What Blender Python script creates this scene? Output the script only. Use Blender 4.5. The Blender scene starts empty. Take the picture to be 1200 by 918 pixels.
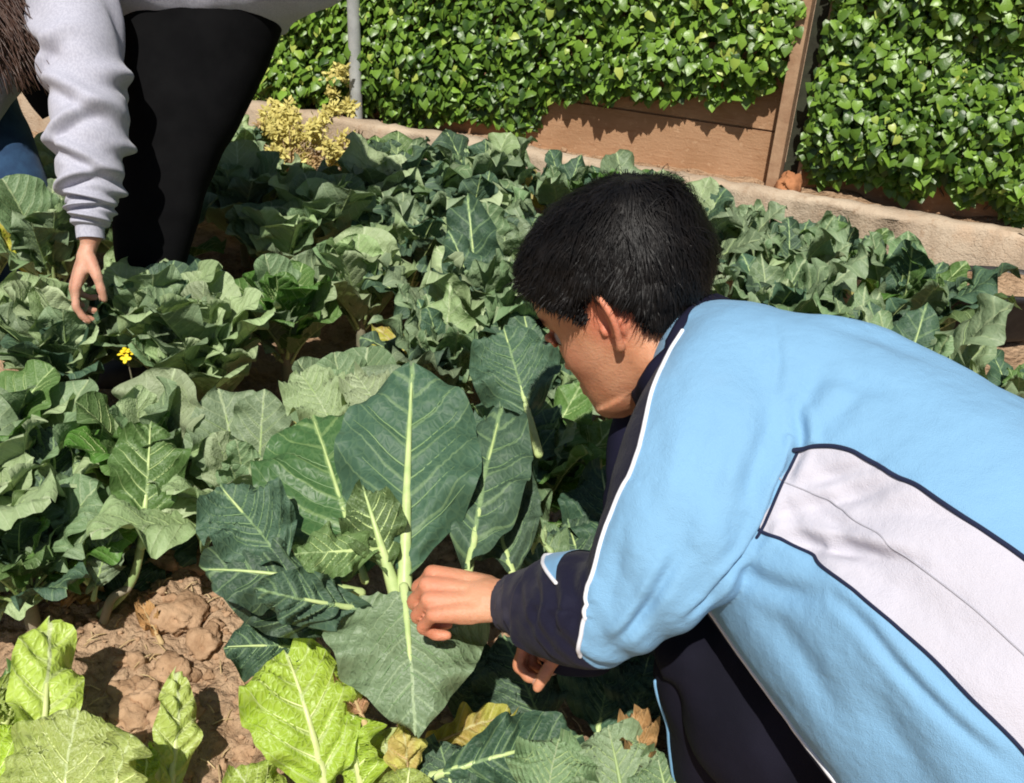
import bpy, math, random
import numpy as np
from mathutils import Vector, Matrix
from math import radians, sin, cos, pi, tan, atan2, sqrt
random.seed(7); rng = np.random.default_rng(7)
scn = bpy.context.scene
col = scn.collection

# ------------------------------------------------------------------ camera
CAM_H, FPX, PITCH, ROLL = 1.18, 1150.0, radians(29.8), radians(3.3)
_r0 = np.array([1., 0, 0]); _u0 = np.array([0, sin(PITCH), cos(PITCH)])
FW = np.array([0, cos(PITCH), -sin(PITCH)])
RT = cos(ROLL)*_r0 + sin(ROLL)*_u0
UP = -sin(ROLL)*_r0 + cos(ROLL)*_u0
CAM = np.array([0, 0, CAM_H])
def U(x, y, d):
    return CAM + d*(FW + (x-600)/FPX*RT - (y-459)/FPX*UP)
def G(x, y, z=0.):
    q = U(x, y, 1.) - CAM
    return CAM + q*((z-CAM_H)/q[2])
def proj(p):
    v = np.asarray(p) - CAM
    d = v @ FW
    return 600 + FPX*(v @ RT)/d, 459 - FPX*(v @ UP)/d, d
cd = bpy.data.cameras.new('camera'); cam = bpy.data.objects.new('camera', cd); col.objects.link(cam)
cd.sensor_width = 36; cd.lens = 36*FPX/1200; cd.clip_end = 500; cd.clip_start = .05
M = Matrix.Identity(4)
for i in range(3):
    M[i][0] = RT[i]; M[i][1] = UP[i]; M[i][2] = -FW[i]; M[i][3] = CAM[i]
cam.matrix_world = M
scn.camera = cam

# ------------------------------------------------------------------ light
SUN_EL, SUN_AZ = radians(55), radians(7)      # azimuth: to the left of straight behind the viewer
sdir = np.array([-sin(SUN_AZ)*cos(SUN_EL), -cos(SUN_AZ)*cos(SUN_EL), sin(SUN_EL)])
sl = bpy.data.lights.new('sun', 'SUN'); sl.energy = 4.8; sl.angle = radians(.55); sl.color = (1, .955, .88)
so = bpy.data.objects.new('sun', sl); col.objects.link(so)
so.rotation_euler = Vector(sdir).to_track_quat('Z', 'Y').to_euler(); so.location = (-2, -4, 6)
w = bpy.data.worlds.new('World'); scn.world = w; w.use_nodes = True
wn = w.node_tree; wn.nodes.clear()
sky = wn.nodes.new('ShaderNodeTexSky'); sky.sky_type = 'NISHITA'; sky.sun_disc = False
sky.sun_elevation = SUN_EL; sky.sun_rotation = atan2(sdir[0], sdir[1])
bg = wn.nodes.new('ShaderNodeBackground'); bg.inputs[1].default_value = .052
wo = wn.nodes.new('ShaderNodeOutputWorld')
wn.links.new(sky.outputs[0], bg.inputs[0]); wn.links.new(bg.outputs[0], wo.inputs[0])
scn.view_settings.view_transform = 'Standard'; scn.view_settings.look = 'None'
scn.view_settings.exposure = .19; scn.view_settings.gamma = 1.
scn.cycles.use_denoising = True
scn.cycles.filter_width = 1.9
scn.cycles.max_bounces = 6; scn.cycles.transparent_max_bounces = 4

# ------------------------------------------------------------------ object helpers
def tag(o, label=None, cat=None, group=None, kind=None):
    if label: o['label'] = label
    if cat: o['category'] = cat
    if group: o['group'] = group
    if kind: o['kind'] = kind
    return o
def empty(name, loc, label, cat, group=None):
    o = bpy.data.objects.new(name, None); col.objects.link(o); o.location = tuple(float(c) for c in loc)
    o.empty_display_size = .05
    return tag(o, label, cat, group)
def link(name, me, parent=None, mats=(), world=True):
    o = bpy.data.objects.new(name, me); col.objects.link(o)
    for m in mats: me.materials.append(m)
    if parent is not None:
        o.parent = parent
        if world:
            root = parent; off = Vector((0, 0, 0))
            while root is not None:
                off += root.location; root = root.parent
            o.location = -off
    return o
def np_mesh(name, V, F, smooth=True, midx=None, attrs=None, uv=None):
    me = bpy.data.meshes.new(name)
    me.from_pydata([tuple(map(float, v)) for v in V], [], [tuple(map(int, f)) for f in F])
    if smooth: me.polygons.foreach_set('use_smooth', [True]*len(me.polygons))
    if midx is not None: me.polygons.foreach_set('material_index', np.asarray(midx, dtype=np.int32))
    for k, a in (attrs or {}).items():
        at = me.attributes.new(k, 'FLOAT', 'POINT'); at.data.foreach_set('value', np.asarray(a, dtype=np.float32))
    if uv is not None:
        ul = me.uv_layers.new(name='UVMap'); li = np.zeros(len(me.loops), dtype=np.int32)
        me.loops.foreach_get('vertex_index', li)
        ul.data.foreach_set('uv', np.asarray(uv, dtype=np.float32)[li].ravel())
    me.update()
    return me
class MB:
    """collects pieces for one mesh"""
    def __init__(s): s.V = []; s.F = []; s.m = []; s.n = 0
    def add(s, V, F, mi=0):
        V = np.asarray(V, dtype=float).reshape(-1, 3)
        s.V.append(V); s.F += [tuple(i+s.n for i in f) for f in F]; s.m += [mi]*len(F); s.n += len(V); return s
    def box(s, lo, hi, mi=0, R=None, o=None):
        c = np.array([[x, y, z] for x in (lo[0], hi[0]) for y in (lo[1], hi[1]) for z in (lo[2], hi[2])], dtype=float)
        if R is not None: c = c @ np.asarray(R).T
        if o is not None: c = c + np.asarray(o)
        return s.add(c, [(0, 1, 3, 2), (4, 6, 7, 5), (0, 4, 5, 1), (2, 3, 7, 6), (0, 2, 6, 4), (1, 5, 7, 3)], mi)
    def verts(s): return np.vstack(s.V)
    def mesh(s, name, smooth=True): return np_mesh(name, s.verts(), s.F, smooth, s.m)
def nrm(v):
    v = np.asarray(v, dtype=float); return v/(np.linalg.norm(v)+1e-12)
def catmull(P, n):
    """P (k, dim) -> n points, uniform in parameter"""
    P = np.asarray(P, dtype=float); k = len(P)
    Q = np.vstack([2*P[0]-P[1], P, 2*P[-1]-P[-2]])
    t = np.linspace(0, k-1-1e-9, n); i = t.astype(int); f = (t-i)[:, None]
    p0, p1, p2, p3 = Q[i], Q[i+1], Q[i+2], Q[i+3]
    return .5*(2*p1+(p2-p0)*f+(2*p0-5*p1+4*p2-p3)*f**2+(3*p1-p0-3*p2+p3)*f**3)
def grid_faces(m, k, closed=True):
    i, j = np.meshgrid(np.arange(m-1), np.arange(k if closed else k-1), indexing='ij')
    a = i*k+j; b = i*k+(j+1) % k; c = (i+1)*k+(j+1) % k; d = (i+1)*k+j
    return np.stack([a, b, c, d], -1).reshape(-1, 4)
def tube(P, rad, n=10, caps=True, smooth=None, flat=1., flatdir=None):
    """tapered tube along a polyline; returns V, F"""
    P = np.asarray(P, dtype=float); rad = np.asarray(rad, dtype=float)*np.ones(len(P))
    if smooth:
        PR = catmull(np.hstack([P, rad[:, None]]), smooth); P = PR[:, :3]; rad = np.maximum(PR[:, 3], 1e-5)
    T = np.gradient(P, axis=0); T /= np.linalg.norm(T, axis=1)[:, None]+1e-12
    ref = nrm(flatdir) if flatdir is not None else np.array([0, 0, 1.]) if abs(T[0][2]) < .9 else np.array([1., 0, 0])
    V = []
    a = nrm(ref - T[0]*(ref @ T[0]))
    ang = np.linspace(0, 2*pi, n, endpoint=False)
    rows = []
    for i in range(len(P)):
        a = nrm(a - T[i]*(a @ T[i])); b = np.cross(T[i], a)
        rows.append((P[i], a, b, rad[i], T[i]))
    out = []
    if caps:
        p, a, b, r, t = rows[0]
        for ph in (1.25, .65): out.append(p - t*r*sin(ph) + r*cos(ph)*(np.outer(np.cos(ang), a*flat)+np.outer(np.sin(ang), b)))
    for p, a, b, r, t in rows: out.append(p + r*(np.outer(np.cos(ang), a*flat)+np.outer(np.sin(ang), b)))
    if caps:
        p, a, b, r, t = rows[-1]
        for ph in (.65, 1.25): out.append(p + t*r*sin(ph) + r*cos(ph)*(np.outer(np.cos(ang), a*flat)+np.outer(np.sin(ang), b)))
    V = np.vstack(out); m = len(out)
    F = [tuple(f) for f in grid_faces(m, n)]
    F.append(tuple(range(n-1, -1, -1))); F.append(tuple((m-1)*n+i for i in range(n)))
    return V, F
def ellipsoid(c, ax, r, n=14, m=10):
    """ax: 3 row vectors, r: radii"""
    c = np.asarray(c); V = []
    for i in range(1, m):
        th = pi*i/m
        for j in range(n):
            ph = 2*pi*j/n
            V.append(c + sin(th)*cos(ph)*r[0]*ax[0] + sin(th)*sin(ph)*r[1]*ax[1] + cos(th)*r[2]*ax[2])
    F = [tuple(f) for f in grid_faces(m-1, n)]
    k = len(V); V += [c + r[2]*ax[2], c - r[2]*ax[2]]
    for j in range(n):
        F.append((k, (j+1) % n, j)); F.append((k+1, (m-2)*n+j, (m-2)*n+(j+1) % n))
    return np.array(V), F
def remesh(V, F, voxel, smooth_it=3, name='body'):
    me = np_mesh(name+'_raw', V, F)
    o = bpy.data.objects.new('raw', me); col.objects.link(o)
    md = o.modifiers.new('r', 'REMESH'); md.mode = 'VOXEL'; md.voxel_size = voxel
    if smooth_it:
        sm = o.modifiers.new('s', 'SMOOTH'); sm.factor = .5; sm.iterations = smooth_it
    dg = bpy.context.evaluated_depsgraph_get()
    res = bpy.data.meshes.new_from_object(o.evaluated_get(dg)); res.name = name
    bpy.data.objects.remove(o); bpy.data.meshes.remove(me)
    res.polygons.foreach_set('use_smooth', [True]*len(res.polygons))
    return res
_tab = rng.random((64, 64, 64))
def vnoise(p):
    """value noise, p (...,3) -> -1..1"""
    p = np.asarray(p, dtype=float); i = np.floor(p).astype(int); f = p-i; f = f*f*(3-2*f); r = 0
    for dx in (0, 1):
        for dy in (0, 1):
            for dz in (0, 1):
                wgt = (f[..., 0] if dx else 1-f[..., 0])*(f[..., 1] if dy else 1-f[..., 1])*(f[..., 2] if dz else 1-f[..., 2])
                r = r + wgt*_tab[(i[..., 0]+dx) % 64, (i[..., 1]+dy) % 64, (i[..., 2]+dz) % 64]
    return 2*r-1
def fbm(p, o=3):
    p = np.asarray(p, dtype=float)
    return sum(vnoise(p*2**k + 17.3*k)/2**k for k in range(o))/(2-2**(1-o))
def sstep(a, b, x):
    t = np.clip((x-a)/(b-a), 0, 1); return t*t*(3-2*t)

# ------------------------------------------------------------------ node helpers
class NT:
    def __init__(s, name):
        s.mat = bpy.data.materials.new(name); s.mat.use_nodes = True
        s.t = s.mat.node_tree; s.t.nodes.clear(); s.out = s.t.nodes.new('ShaderNodeOutputMaterial')
    def set(s, sock, v):
        if isinstance(v, bpy.types.NodeSocket): s.t.links.new(v, sock)
        elif v is not None:
            if sock.type == 'RGBA' and len(v) == 3: v = (*v, 1)
            sock.default_value = v
    def n(s, typ, out=0, ins=None, **kw):
        nd = s.t.nodes.new(typ)
        for k, v in kw.items(): setattr(nd, k, v)
        for k, v in (ins or {}).items(): s.set(nd.inputs[k], v)
        return nd.outputs[out]
    def m(s, op, a, b=None, c=None, clamp=False):
        nd = s.t.nodes.new('ShaderNodeMath'); nd.operation = op; nd.use_clamp = clamp
        for i, v in enumerate((a, b, c)): s.set(nd.inputs[i], v)
        return nd.outputs[0]
    def mix(s, f, a, b, mode='MIX'):
        nd = s.t.nodes.new('ShaderNodeMix'); nd.data_type = 'RGBA'; nd.blend_type = mode; nd.clamp_factor = True
        s.set(nd.inputs[0], f); s.set(nd.inputs[6], a); s.set(nd.inputs[7], b); return nd.outputs[2]
    def ss(s, x, lo, hi, a=0., b=1.):
        nd = s.t.nodes.new('ShaderNodeMapRange'); nd.interpolation_type = 'SMOOTHSTEP'
        for i, v in enumerate((x, lo, hi, a, b)): s.set(nd.inputs[i], v)
        return nd.outputs[0]
    def noise(s, vec, scale, detail=3, rough=.55, out=0, dist=0.):
        return s.n('ShaderNodeTexNoise', out, {'Vector': vec, 'Scale': scale, 'Detail': detail, 'Roughness': rough, 'Distortion': dist})
    def bump(s, h, st=.3, d=.01, nrm_=None):
        return s.n('ShaderNodeBump', 0, {'Height': h, 'Strength': st, 'Distance': d, 'Normal': nrm_})
    def pbsdf(s, **k):
        nd = s.t.nodes.new('ShaderNodeBsdfPrincipled')
        for a, v in k.items(): s.set(nd.inputs[a.replace('_', ' ')], v)
        return nd.outputs[0]
    def done(s, sh): s.t.links.new(sh, s.out.inputs[0]); return s.mat
    def obj(s): return s.n('ShaderNodeTexCoord', 3)
    def rand(s): return s.n('ShaderNodeObjectInfo', 5)
    def attr(s, name): return s.n('ShaderNodeAttribute', 2, attribute_name=name)
# ------------------------------------------------------------------ materials
def m_leaf(name, c1, c2, vein, N=7., vw=.12, trans=.22, rough=.5, puck=.5, spec=.4, net=.12, dry=0.):
    t = NT(name); uv = t.n('ShaderNodeUVMap', 0, uv_map='UVMap')
    nz = t.noise(uv, 7., 3, .6, out=1)
    wob = t.n('ShaderNodeVectorMath', 0, {0: uv, 1: t.n('ShaderNodeVectorMath', 0, {0: nz, 1: (.035, .035, 0)}, operation='MULTIPLY')}, operation='ADD')
    sp = t.t.nodes.new('ShaderNodeSeparateXYZ'); t.t.links.new(wob, sp.inputs[0])
    xs = t.m('SUBTRACT', sp.outputs[0], .5175); x = t.m('ABSOLUTE', xs); y = sp.outputs[1]
    side = t.m('MULTIPLY', t.m('GREATER_THAN', xs, 0.), .45)
    y0 = t.m('SUBTRACT', t.m('SUBTRACT', y, t.m('MULTIPLY', x, .75)), t.m('MULTIPLY', t.m('MULTIPLY', x, x), 1.3))
    ph = t.m('FRACT', t.m('ADD', t.m('MULTIPLY', y0, N), side))
    d = t.m('ABSOLUTE', t.m('SUBTRACT', ph, .5))
    wd = t.m('MAXIMUM', t.m('MULTIPLY', t.m('SUBTRACT', 1., t.m('MULTIPLY', x, 2.6)), vw), .012)
    vm = t.m('SUBTRACT', 1., t.ss(d, t.m('MULTIPLY', wd, .35), wd))
    vo = t.n('ShaderNodeTexVoronoi', 0, {'Vector': wob, 'Scale': 26.}, feature='DISTANCE_TO_EDGE')
    nm = t.m('MULTIPLY', t.m('SUBTRACT', 1., t.ss(vo, 0., .12)), net)
    mid = t.m('SUBTRACT', 1., t.ss(x, .004, .016))
    allv = t.m('MAXIMUM', t.m('MAXIMUM', t.m('MULTIPLY', vm, .5), nm), mid)
    rnd = t.rand()
    base = t.mix(t.noise(t.obj(), 9., 3), c1, c2)
    hs = t.n('ShaderNodeHueSaturation', 0, {'Hue': t.m('ADD', .488, t.m('MULTIPLY', rnd, .024)), 'Saturation': t.m('ADD', .85, t.m('MULTIPLY', rnd, .3)),
             'Value': t.m('ADD', .78, t.m('MULTIPLY', t.m('FRACT', t.m('MULTIPLY', rnd, 7.31)), .48)), 'Color': base})
    spots = t.ss(t.noise(t.obj(), 38., 2), .66, .74)
    c = t.mix(t.m('MULTIPLY', spots, .22), hs, (c2[0]*1.5+.02, c2[1]*1.35+.02, c2[2]*1.1))
    if dry: c = t.mix(t.m('MULTIPLY', t.ss(t.noise(t.obj(), 16., 3), .45, .6), dry), c, (.42, .25, .09))
    c = t.mix(allv, c, vein)
    hgt = t.m('ADD', t.m('MULTIPLY', t.m('SINE', t.m('MULTIPLY', d, pi)), puck), t.m('ADD', t.m('MULTIPLY', t.ss(vo, 0., .3), .35*puck), t.m('MULTIPLY', t.noise(t.obj(), 60., 2), .25)))
    bp = t.bump(hgt, .55, .006)
    pr = t.pbsdf(Base_Color=c, Roughness=rough, Specular_IOR_Level=spec, Normal=bp)
    tr = t.n('ShaderNodeBsdfTranslucent', 0, {'Color': t.mix(.5, c, (c2[0]*1.4, c2[1]*1.7, c2[2]*.5)), 'Normal': bp})
    return t.done(t.n('ShaderNodeMixShader', 0, {0: trans, 1: pr, 2: tr}))
def m_simple(name, c1, c2=None, scale=20., rough=.6, bump=.2, bscale=None, bd=.004, spec=.3, metal=0., detail=4):
    t = NT(name); o = t.obj(); c2 = c2 or tuple(v*.7 for v in c1)
    c = t.mix(t.ss(t.noise(o, scale, detail, .6), .35, .65), c1, c2)
    bp = t.bump(t.noise(o, bscale or scale*3, 4, .6), bump, bd)
    return t.done(t.pbsdf(Base_Color=c, Roughness=rough, Specular_IOR_Level=spec, Metallic=metal, Normal=bp))

MAT = {}
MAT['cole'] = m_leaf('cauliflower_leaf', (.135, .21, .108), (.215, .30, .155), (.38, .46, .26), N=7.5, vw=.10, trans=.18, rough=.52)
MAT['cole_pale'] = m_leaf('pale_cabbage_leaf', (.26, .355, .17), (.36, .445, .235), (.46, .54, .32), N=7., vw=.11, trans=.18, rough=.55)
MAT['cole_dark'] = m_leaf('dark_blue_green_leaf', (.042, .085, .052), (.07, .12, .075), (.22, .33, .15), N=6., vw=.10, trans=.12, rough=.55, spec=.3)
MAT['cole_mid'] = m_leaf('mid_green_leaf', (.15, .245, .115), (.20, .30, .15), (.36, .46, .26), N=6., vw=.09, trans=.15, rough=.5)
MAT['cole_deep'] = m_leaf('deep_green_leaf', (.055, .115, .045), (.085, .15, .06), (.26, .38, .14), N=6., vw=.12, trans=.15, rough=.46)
MAT['cole_green'] = m_leaf('fresh_green_leaf', (.075, .16, .035), (.12, .215, .06), (.34, .46, .2), N=7., vw=.11, trans=.22, rough=.5)
MAT['chard'] = m_leaf('yellow_green_chard_leaf', (.33, .45, .065), (.48, .58, .14), (.62, .69, .36), N=6., vw=.13, trans=.28, rough=.42, puck=1., net=.2, spec=.45)
MAT['yellowing'] = m_leaf('yellowing_leaf', (.42, .42, .08), (.55, .50, .12), (.6, .55, .25), N=6., trans=.25, rough=.6, dry=.6)
MAT['dry'] = m_leaf('dry_brown_leaf', (.42, .22, .09), (.55, .32, .14), (.55, .38, .2), N=6., trans=.15, rough=.75, dry=.4)
MAT['vein'] = m_simple('leaf_side_vein', (.20, .31, .14), (.15, .25, .11), 30, .5, .1)
MAT['rib'] = m_simple('leaf_midrib', (.34, .44, .19), (.26, .36, .14), 30, .45, .1, spec=.4)
MAT['rib_bright'] = m_simple('pale_leaf_midrib', (.52, .62, .27), (.40, .52, .2), 30, .42, .1, spec=.4)
MAT['rib_chard'] = m_simple('chard_midrib', (.60, .64, .30), (.48, .55, .2), 30, .4, .1, spec=.45)
MAT['rib_dry'] = m_simple('dry_midrib', (.5, .36, .18), None, 30, .7)
MAT['stem'] = m_simple('plant_stem', (.20, .21, .13), (.28, .24, .17), 25, .7, .4)

def m_soil():
    t = NT('soil'); o = t.obj()
    n1 = t.noise(o, 3., 5); n2 = t.noise(o, 26., 6, .65); n3 = t.noise(o, 120., 4, .7)
    c = t.mix(t.ss(n2, .35, .62), (.27, .165, .095), (.47, .315, .195))
    c = t.mix(t.ss(n1, .42, .62), c, t.mix(.5, c, (.54, .38, .25)))
    c = t.mix(t.m('MULTIPLY', t.ss(n3, .58, .68), .6), c, (.58, .40, .25))
    c = t.mix(t.m('MULTIPLY', t.ss(n3, .40, .33), .5), c, (.14, .07, .035))
    vo = t.n('ShaderNodeTexVoronoi', 0, {'Vector': o, 'Scale': 60.})
    h = t.m('ADD', t.m('MULTIPLY', n2, .6), t.m('ADD', t.m('MULTIPLY', n3, .35), t.m('MULTIPLY', vo, -.5)))
    return t.done(t.pbsdf(Base_Color=c, Roughness=.95, Specular_IOR_Level=.1, Normal=t.bump(h, 1., .022)))
MAT['soil'] = m_soil()
MAT['clod'] = m_simple('soil_clod', (.46, .30, .185), (.31, .19, .11), 25, .95, .8, 90, .006, .1)
MAT['straw'] = m_simple('straw', (.55, .42, .24), (.4, .28, .14), 40, .8)
def m_concrete():
    t = NT('earth_stained_concrete'); o = t.obj()
    n1 = t.noise(o, 4., 5); n2 = t.noise(o, 45., 5, .7)
    c = t.mix(t.ss(n1, .35, .65), (.52, .42, .31), (.42, .325, .235))
    c = t.mix(t.m('MULTIPLY', t.ss(t.noise(t.n('ShaderNodeMapping', 0, {'Vector': o, 'Scale': (1., 1., .25)}), 13., 5, .7), .5, .66), .45), c, (.30, .21, .14))
    c = t.mix(t.m('MULTIPLY', t.ss(n2, .55, .68), .6), c, (.33, .22, .14))
    c = t.mix(t.m('MULTIPLY', t.ss(t.noise(o, 9., 4), .55, .7), .5), c, (.52, .37, .25))
    cr = t.n('ShaderNodeTexVoronoi', 0, {'Vector': t.n('ShaderNodeVectorMath', 0, {0: o, 1: t.n('ShaderNodeVectorMath', 0, {0: t.noise(o, 7., 4, out=1), 1: (.25, .25, .25)}, operation='MULTIPLY')}, operation='ADD'), 'Scale': 2.2}, feature='DISTANCE_TO_EDGE')
    ck = t.m('SUBTRACT', 1., t.ss(cr, .0, .007)); c = t.mix(t.m('MULTIPLY', ck, .06), c, (.2, .15, .11))
    return t.done(t.pbsdf(Base_Color=c, Roughness=.9, Specular_IOR_Level=.15, Normal=t.bump(t.m('SUBTRACT', t.m('ADD', n2, t.noise(o, 160., 3)), t.m('MULTIPLY', ck, .3)), .7, .005)))
MAT['concrete'] = m_concrete()
def m_wall():
    t = NT('terracotta_wall_panel'); o = t.obj()
    st = t.n('ShaderNodeMapping', 0, {'Vector': o, 'Scale': (1., 1., 6.)})
    n1 = t.noise(o, 5., 5); n2 = t.noise(st, 16., 5, .65)
    c = t.mix(t.ss(n1, .35, .65), (.44, .26, .15), (.37, .21, .115))
    c = t.mix(t.m('MULTIPLY', t.ss(n2, .5, .7), .55), c, (.30, .15, .075))
    c = t.mix(t.m('MULTIPLY', t.ss(t.noise(o, 60., 3), .62, .7), .5), c, (.55, .36, .22))
    return t.done(t.pbsdf(Base_Color=c, Roughness=.88, Specular_IOR_Level=.15, Normal=t.bump(t.m('ADD', n2, t.noise(o, 140., 3)), .4, .004)))
MAT['wall'] = m_wall()
MAT['post'] = m_simple('weathered_post', (.44, .28, .17), (.33, .19, .11), 14, .85, .4, 70)
MAT['post_shade'] = m_simple('shade_painted_post_recess', (.045, .05, .03), (.03, .03, .02), 20, .9, .4, 70)  # shade inside the post's groove, painted in as a near-black base colour
MAT['brickish'] = m_simple('orange_footing', (.46, .20, .09), (.34, .14, .06), 18, .9, .5, 60)
MAT['metal'] = m_simple('galvanised_steel', (.50, .51, .50), (.38, .39, .38), 14, .5, .1, 80, metal=.15, spec=.5)
def m_ivy():
    t = NT('ivy_leaf'); ca = t.attr('tone')
    c = t.mix(ca, (.035, .085, .012), (.25, .43, .05))
    c = t.mix(t.ss(ca, .82, 1.), c, (.42, .50, .10))
    bp = t.bump(t.noise(t.obj(), 90., 3), .3, .004)
    pr = t.pbsdf(Base_Color=c, Roughness=.38, Specular_IOR_Level=.5, Normal=bp)
    tr = t.n('ShaderNodeBsdfTranslucent', 0, {'Color': t.mix(.5, c, (.2, .34, .03))})
    return t.done(t.n('ShaderNodeMixShader', 0, {0: .2, 1: pr, 2: tr}))
MAT['ivy'] = m_ivy()
MAT['ivy_stem'] = m_simple('ivy_stem', (.13, .085, .05), (.2, .13, .08), 30, .8)
def m_attr2(name, lo, hi, rough=.6, trans=.2):
    t = NT(name); c = t.mix(t.attr('tone'), lo, hi)
    pr = t.pbsdf(Base_Color=c, Roughness=rough, Specular_IOR_Level=.3)
    tr = t.n('ShaderNodeBsdfTranslucent', 0, {'Color': c})
    return t.done(t.n('ShaderNodeMixShader', 0, {0: trans, 1: pr, 2: tr}))
MAT['yellow_leaf'] = m_attr2('yellow_shrub_leaf', (.50, .42, .12), (.78, .70, .24))
MAT['tan_leaf'] = m_attr2('dried_shrub_leaf', (.32, .20, .09), (.62, .45, .22))
MAT['petal'] = m_simple('yellow_petal', (.85, .68, .03), (.8, .55, .02), 30, .5)

def m_skin(name='tan_skin', c1=(.60, .30, .175), c2=(.50, .225, .12), red=(.58, .17, .10)):
    t = NT(name); o = t.obj()
    c = t.mix(t.ss(t.noise(o, 22., 4), .35, .65), c1, c2)
    c = t.mix(t.m('MULTIPLY', t.ss(t.noise(o, 9., 3), .5, .7), .35), c, red)
    c = t.mix(t.m('MULTIPLY', t.attr('flush'), .75), c, red)
    c = t.mix(t.m('MULTIPLY', t.ss(t.noise(o, 140., 3), .62, .72), .3), c, tuple(v*.6 for v in c2))
    c = t.mix(t.m('MULTIPLY', t.ss(t.noise(o, 34., 5, .7), .6, .72), .35), c, tuple(v*.45 for v in c2))
    h = t.m('ADD', t.noise(o, 260., 3, .7), t.m('MULTIPLY', t.noise(o, 60., 3), .6))
    pr = t.t.nodes.new('ShaderNodeBsdfPrincipled')
    t.set(pr.inputs['Base Color'], c); pr.inputs['Roughness'].default_value = .5; pr.inputs['Specular IOR Level'].default_value = .35
    pr.inputs['Subsurface Weight'].default_value = .22; pr.inputs['Subsurface Radius'].default_value = (.012, .004, .002); pr.inputs['Subsurface Scale'].default_value = .6
    t.set(pr.inputs['Normal'], t.bump(h, .4, .0025))
    return t.done(pr.outputs[0])
MAT['skin'] = m_skin(); MAT['skin_pale'] = m_skin('fair_skin', (.62, .36, .25), (.52, .27, .18), (.58, .25, .17))
def weave(t, sc=900.):
    o = t.obj()
    return t.m('ADD', t.m('MULTIPLY', t.noise(o, sc, 2), .5), t.m('MULTIPLY', t.noise(o, 70., 4), .8))
BLUE, WHITE, NAVY = (.205, .40, .60), (.53, .515, .58), (.009, .009, .024)
def m_panel(name, below, above, attr='panel', rough=.72):
    t = NT(name)
    f = t.ss(t.attr(attr), -.0008, .0008); f2 = t.ss(t.attr('navy'), -.0008, .0008)
    o = t.obj(); v = t.m('ADD', .93, t.m('MULTIPLY', t.noise(o, 11., 4), .14))
    def var(c): return t.mix(1., c, t.n('ShaderNodeCombineColor', 0, {0: v, 1: v, 2: v}), 'MULTIPLY')
    c = t.mix(f2, t.mix(f, var(below), var(above)), NAVY)
    c = t.mix(t.m('MULTIPLY', t.ss(t.noise(o, 5., 5), .52, .75), .16), c, (.34, .30, .27))
    return t.done(t.pbsdf(Base_Color=c, Roughness=rough, Specular_IOR_Level=.15, Sheen_Weight=.05, Normal=t.bump(t.m('ADD', weave(t), t.m('MULTIPLY', t.noise(t.obj(), 26., 4), 1.6)), .5, .004)))
MAT['jacket'] = m_panel('tracksuit_jacket_fabric', BLUE, WHITE)
MAT['sleeve'] = m_panel('tracksuit_sleeve_fabric', BLUE, NAVY)
def m_cloth(name, c, c2=None, rough=.8, sc=11., spec=.2, sheen=.1):
    t = NT(name); o = t.obj()
    cc = t.mix(t.ss(t.noise(o, sc, 5), .35, .65), c, c2 or tuple(v*.85 for v in c))
    return t.done(t.pbsdf(Base_Color=cc, Roughness=rough, Specular_IOR_Level=spec, Sheen_Weight=sheen, Normal=t.bump(weave(t), .25, .003)))
MAT['navy'] = m_cloth('navy_fabric', NAVY, (.012, .012, .028), spec=.12, sheen=0.)
MAT['white_pipe'] = m_cloth('white_piping', (.8, .8, .84))
MAT['navy_pipe'] = m_cloth('navy_piping', (.012, .018, .05))
MAT['seam'] = m_cloth('grey_seam', (.42, .41, .46))
MAT['blue_pipe'] = m_cloth('light_blue_piping', (.2, .42, .65))
MAT['trousers'] = m_cloth('navy_trousers', (.007, .007, .013), (.010, .0095, .018), spec=.1, sheen=0.)
MAT['black'] = m_cloth('black_fabric', (.004, .004, .0045), (.006, .006, .0065), .9, spec=.06, sheen=0.)
def m_heather():
    t = NT('heather_grey_sweatshirt'); o = t.obj()
    f = t.n('ShaderNodeMapping', 0, {'Vector': o, 'Scale': (1., 1., .3)})
    c = t.mix(t.ss(t.noise(f, 300., 3), .4, .6), (.38, .38, .45), (.45, .45, .52))
    return t.done(t.pbsdf(Base_Color=c, Roughness=.9, Specular_IOR_Level=.15, Sheen_Weight=.2, Normal=t.bump(weave(t), .3, .003)))
MAT['heather'] = m_heather()
MAT['denim'] = m_cloth('blue_denim', (.025, .065, .135), (.018, .045, .10), .85, 30.)
MAT['hair'] = m_simple('black_hair', (.005, .0045, .0045), (.009, .0075, .007), 60, .5, .3, 200, .002, .2)
MAT['hair_brown'] = m_simple('brown_hair', (.05, .025, .018), (.085, .045, .03), 60, .4, .3, 200, .002, .5)
MAT['eye_white'] = m_simple('eye_white', (.38, .35, .33), None, 5, .3, 0.)
MAT['iris'] = m_simple('dark_iris', (.03, .015, .008), None, 5, .15, 0.)
MAT['shoe'] = m_simple('dark_shoe', (.03, .03, .035), (.05, .05, .055), 20, .6)
MAT['sole'] = m_simple('white_sole', (.6, .6, .58), None, 20, .7)
MAT['nail'] = m_simple('finger_nail', (.55, .32, .24), None, 20, .3, 0.)
MAT['tub'] = m_simple('black_plastic', (.015, .015, .017), (.03, .028, .027), 20, .5)
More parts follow.
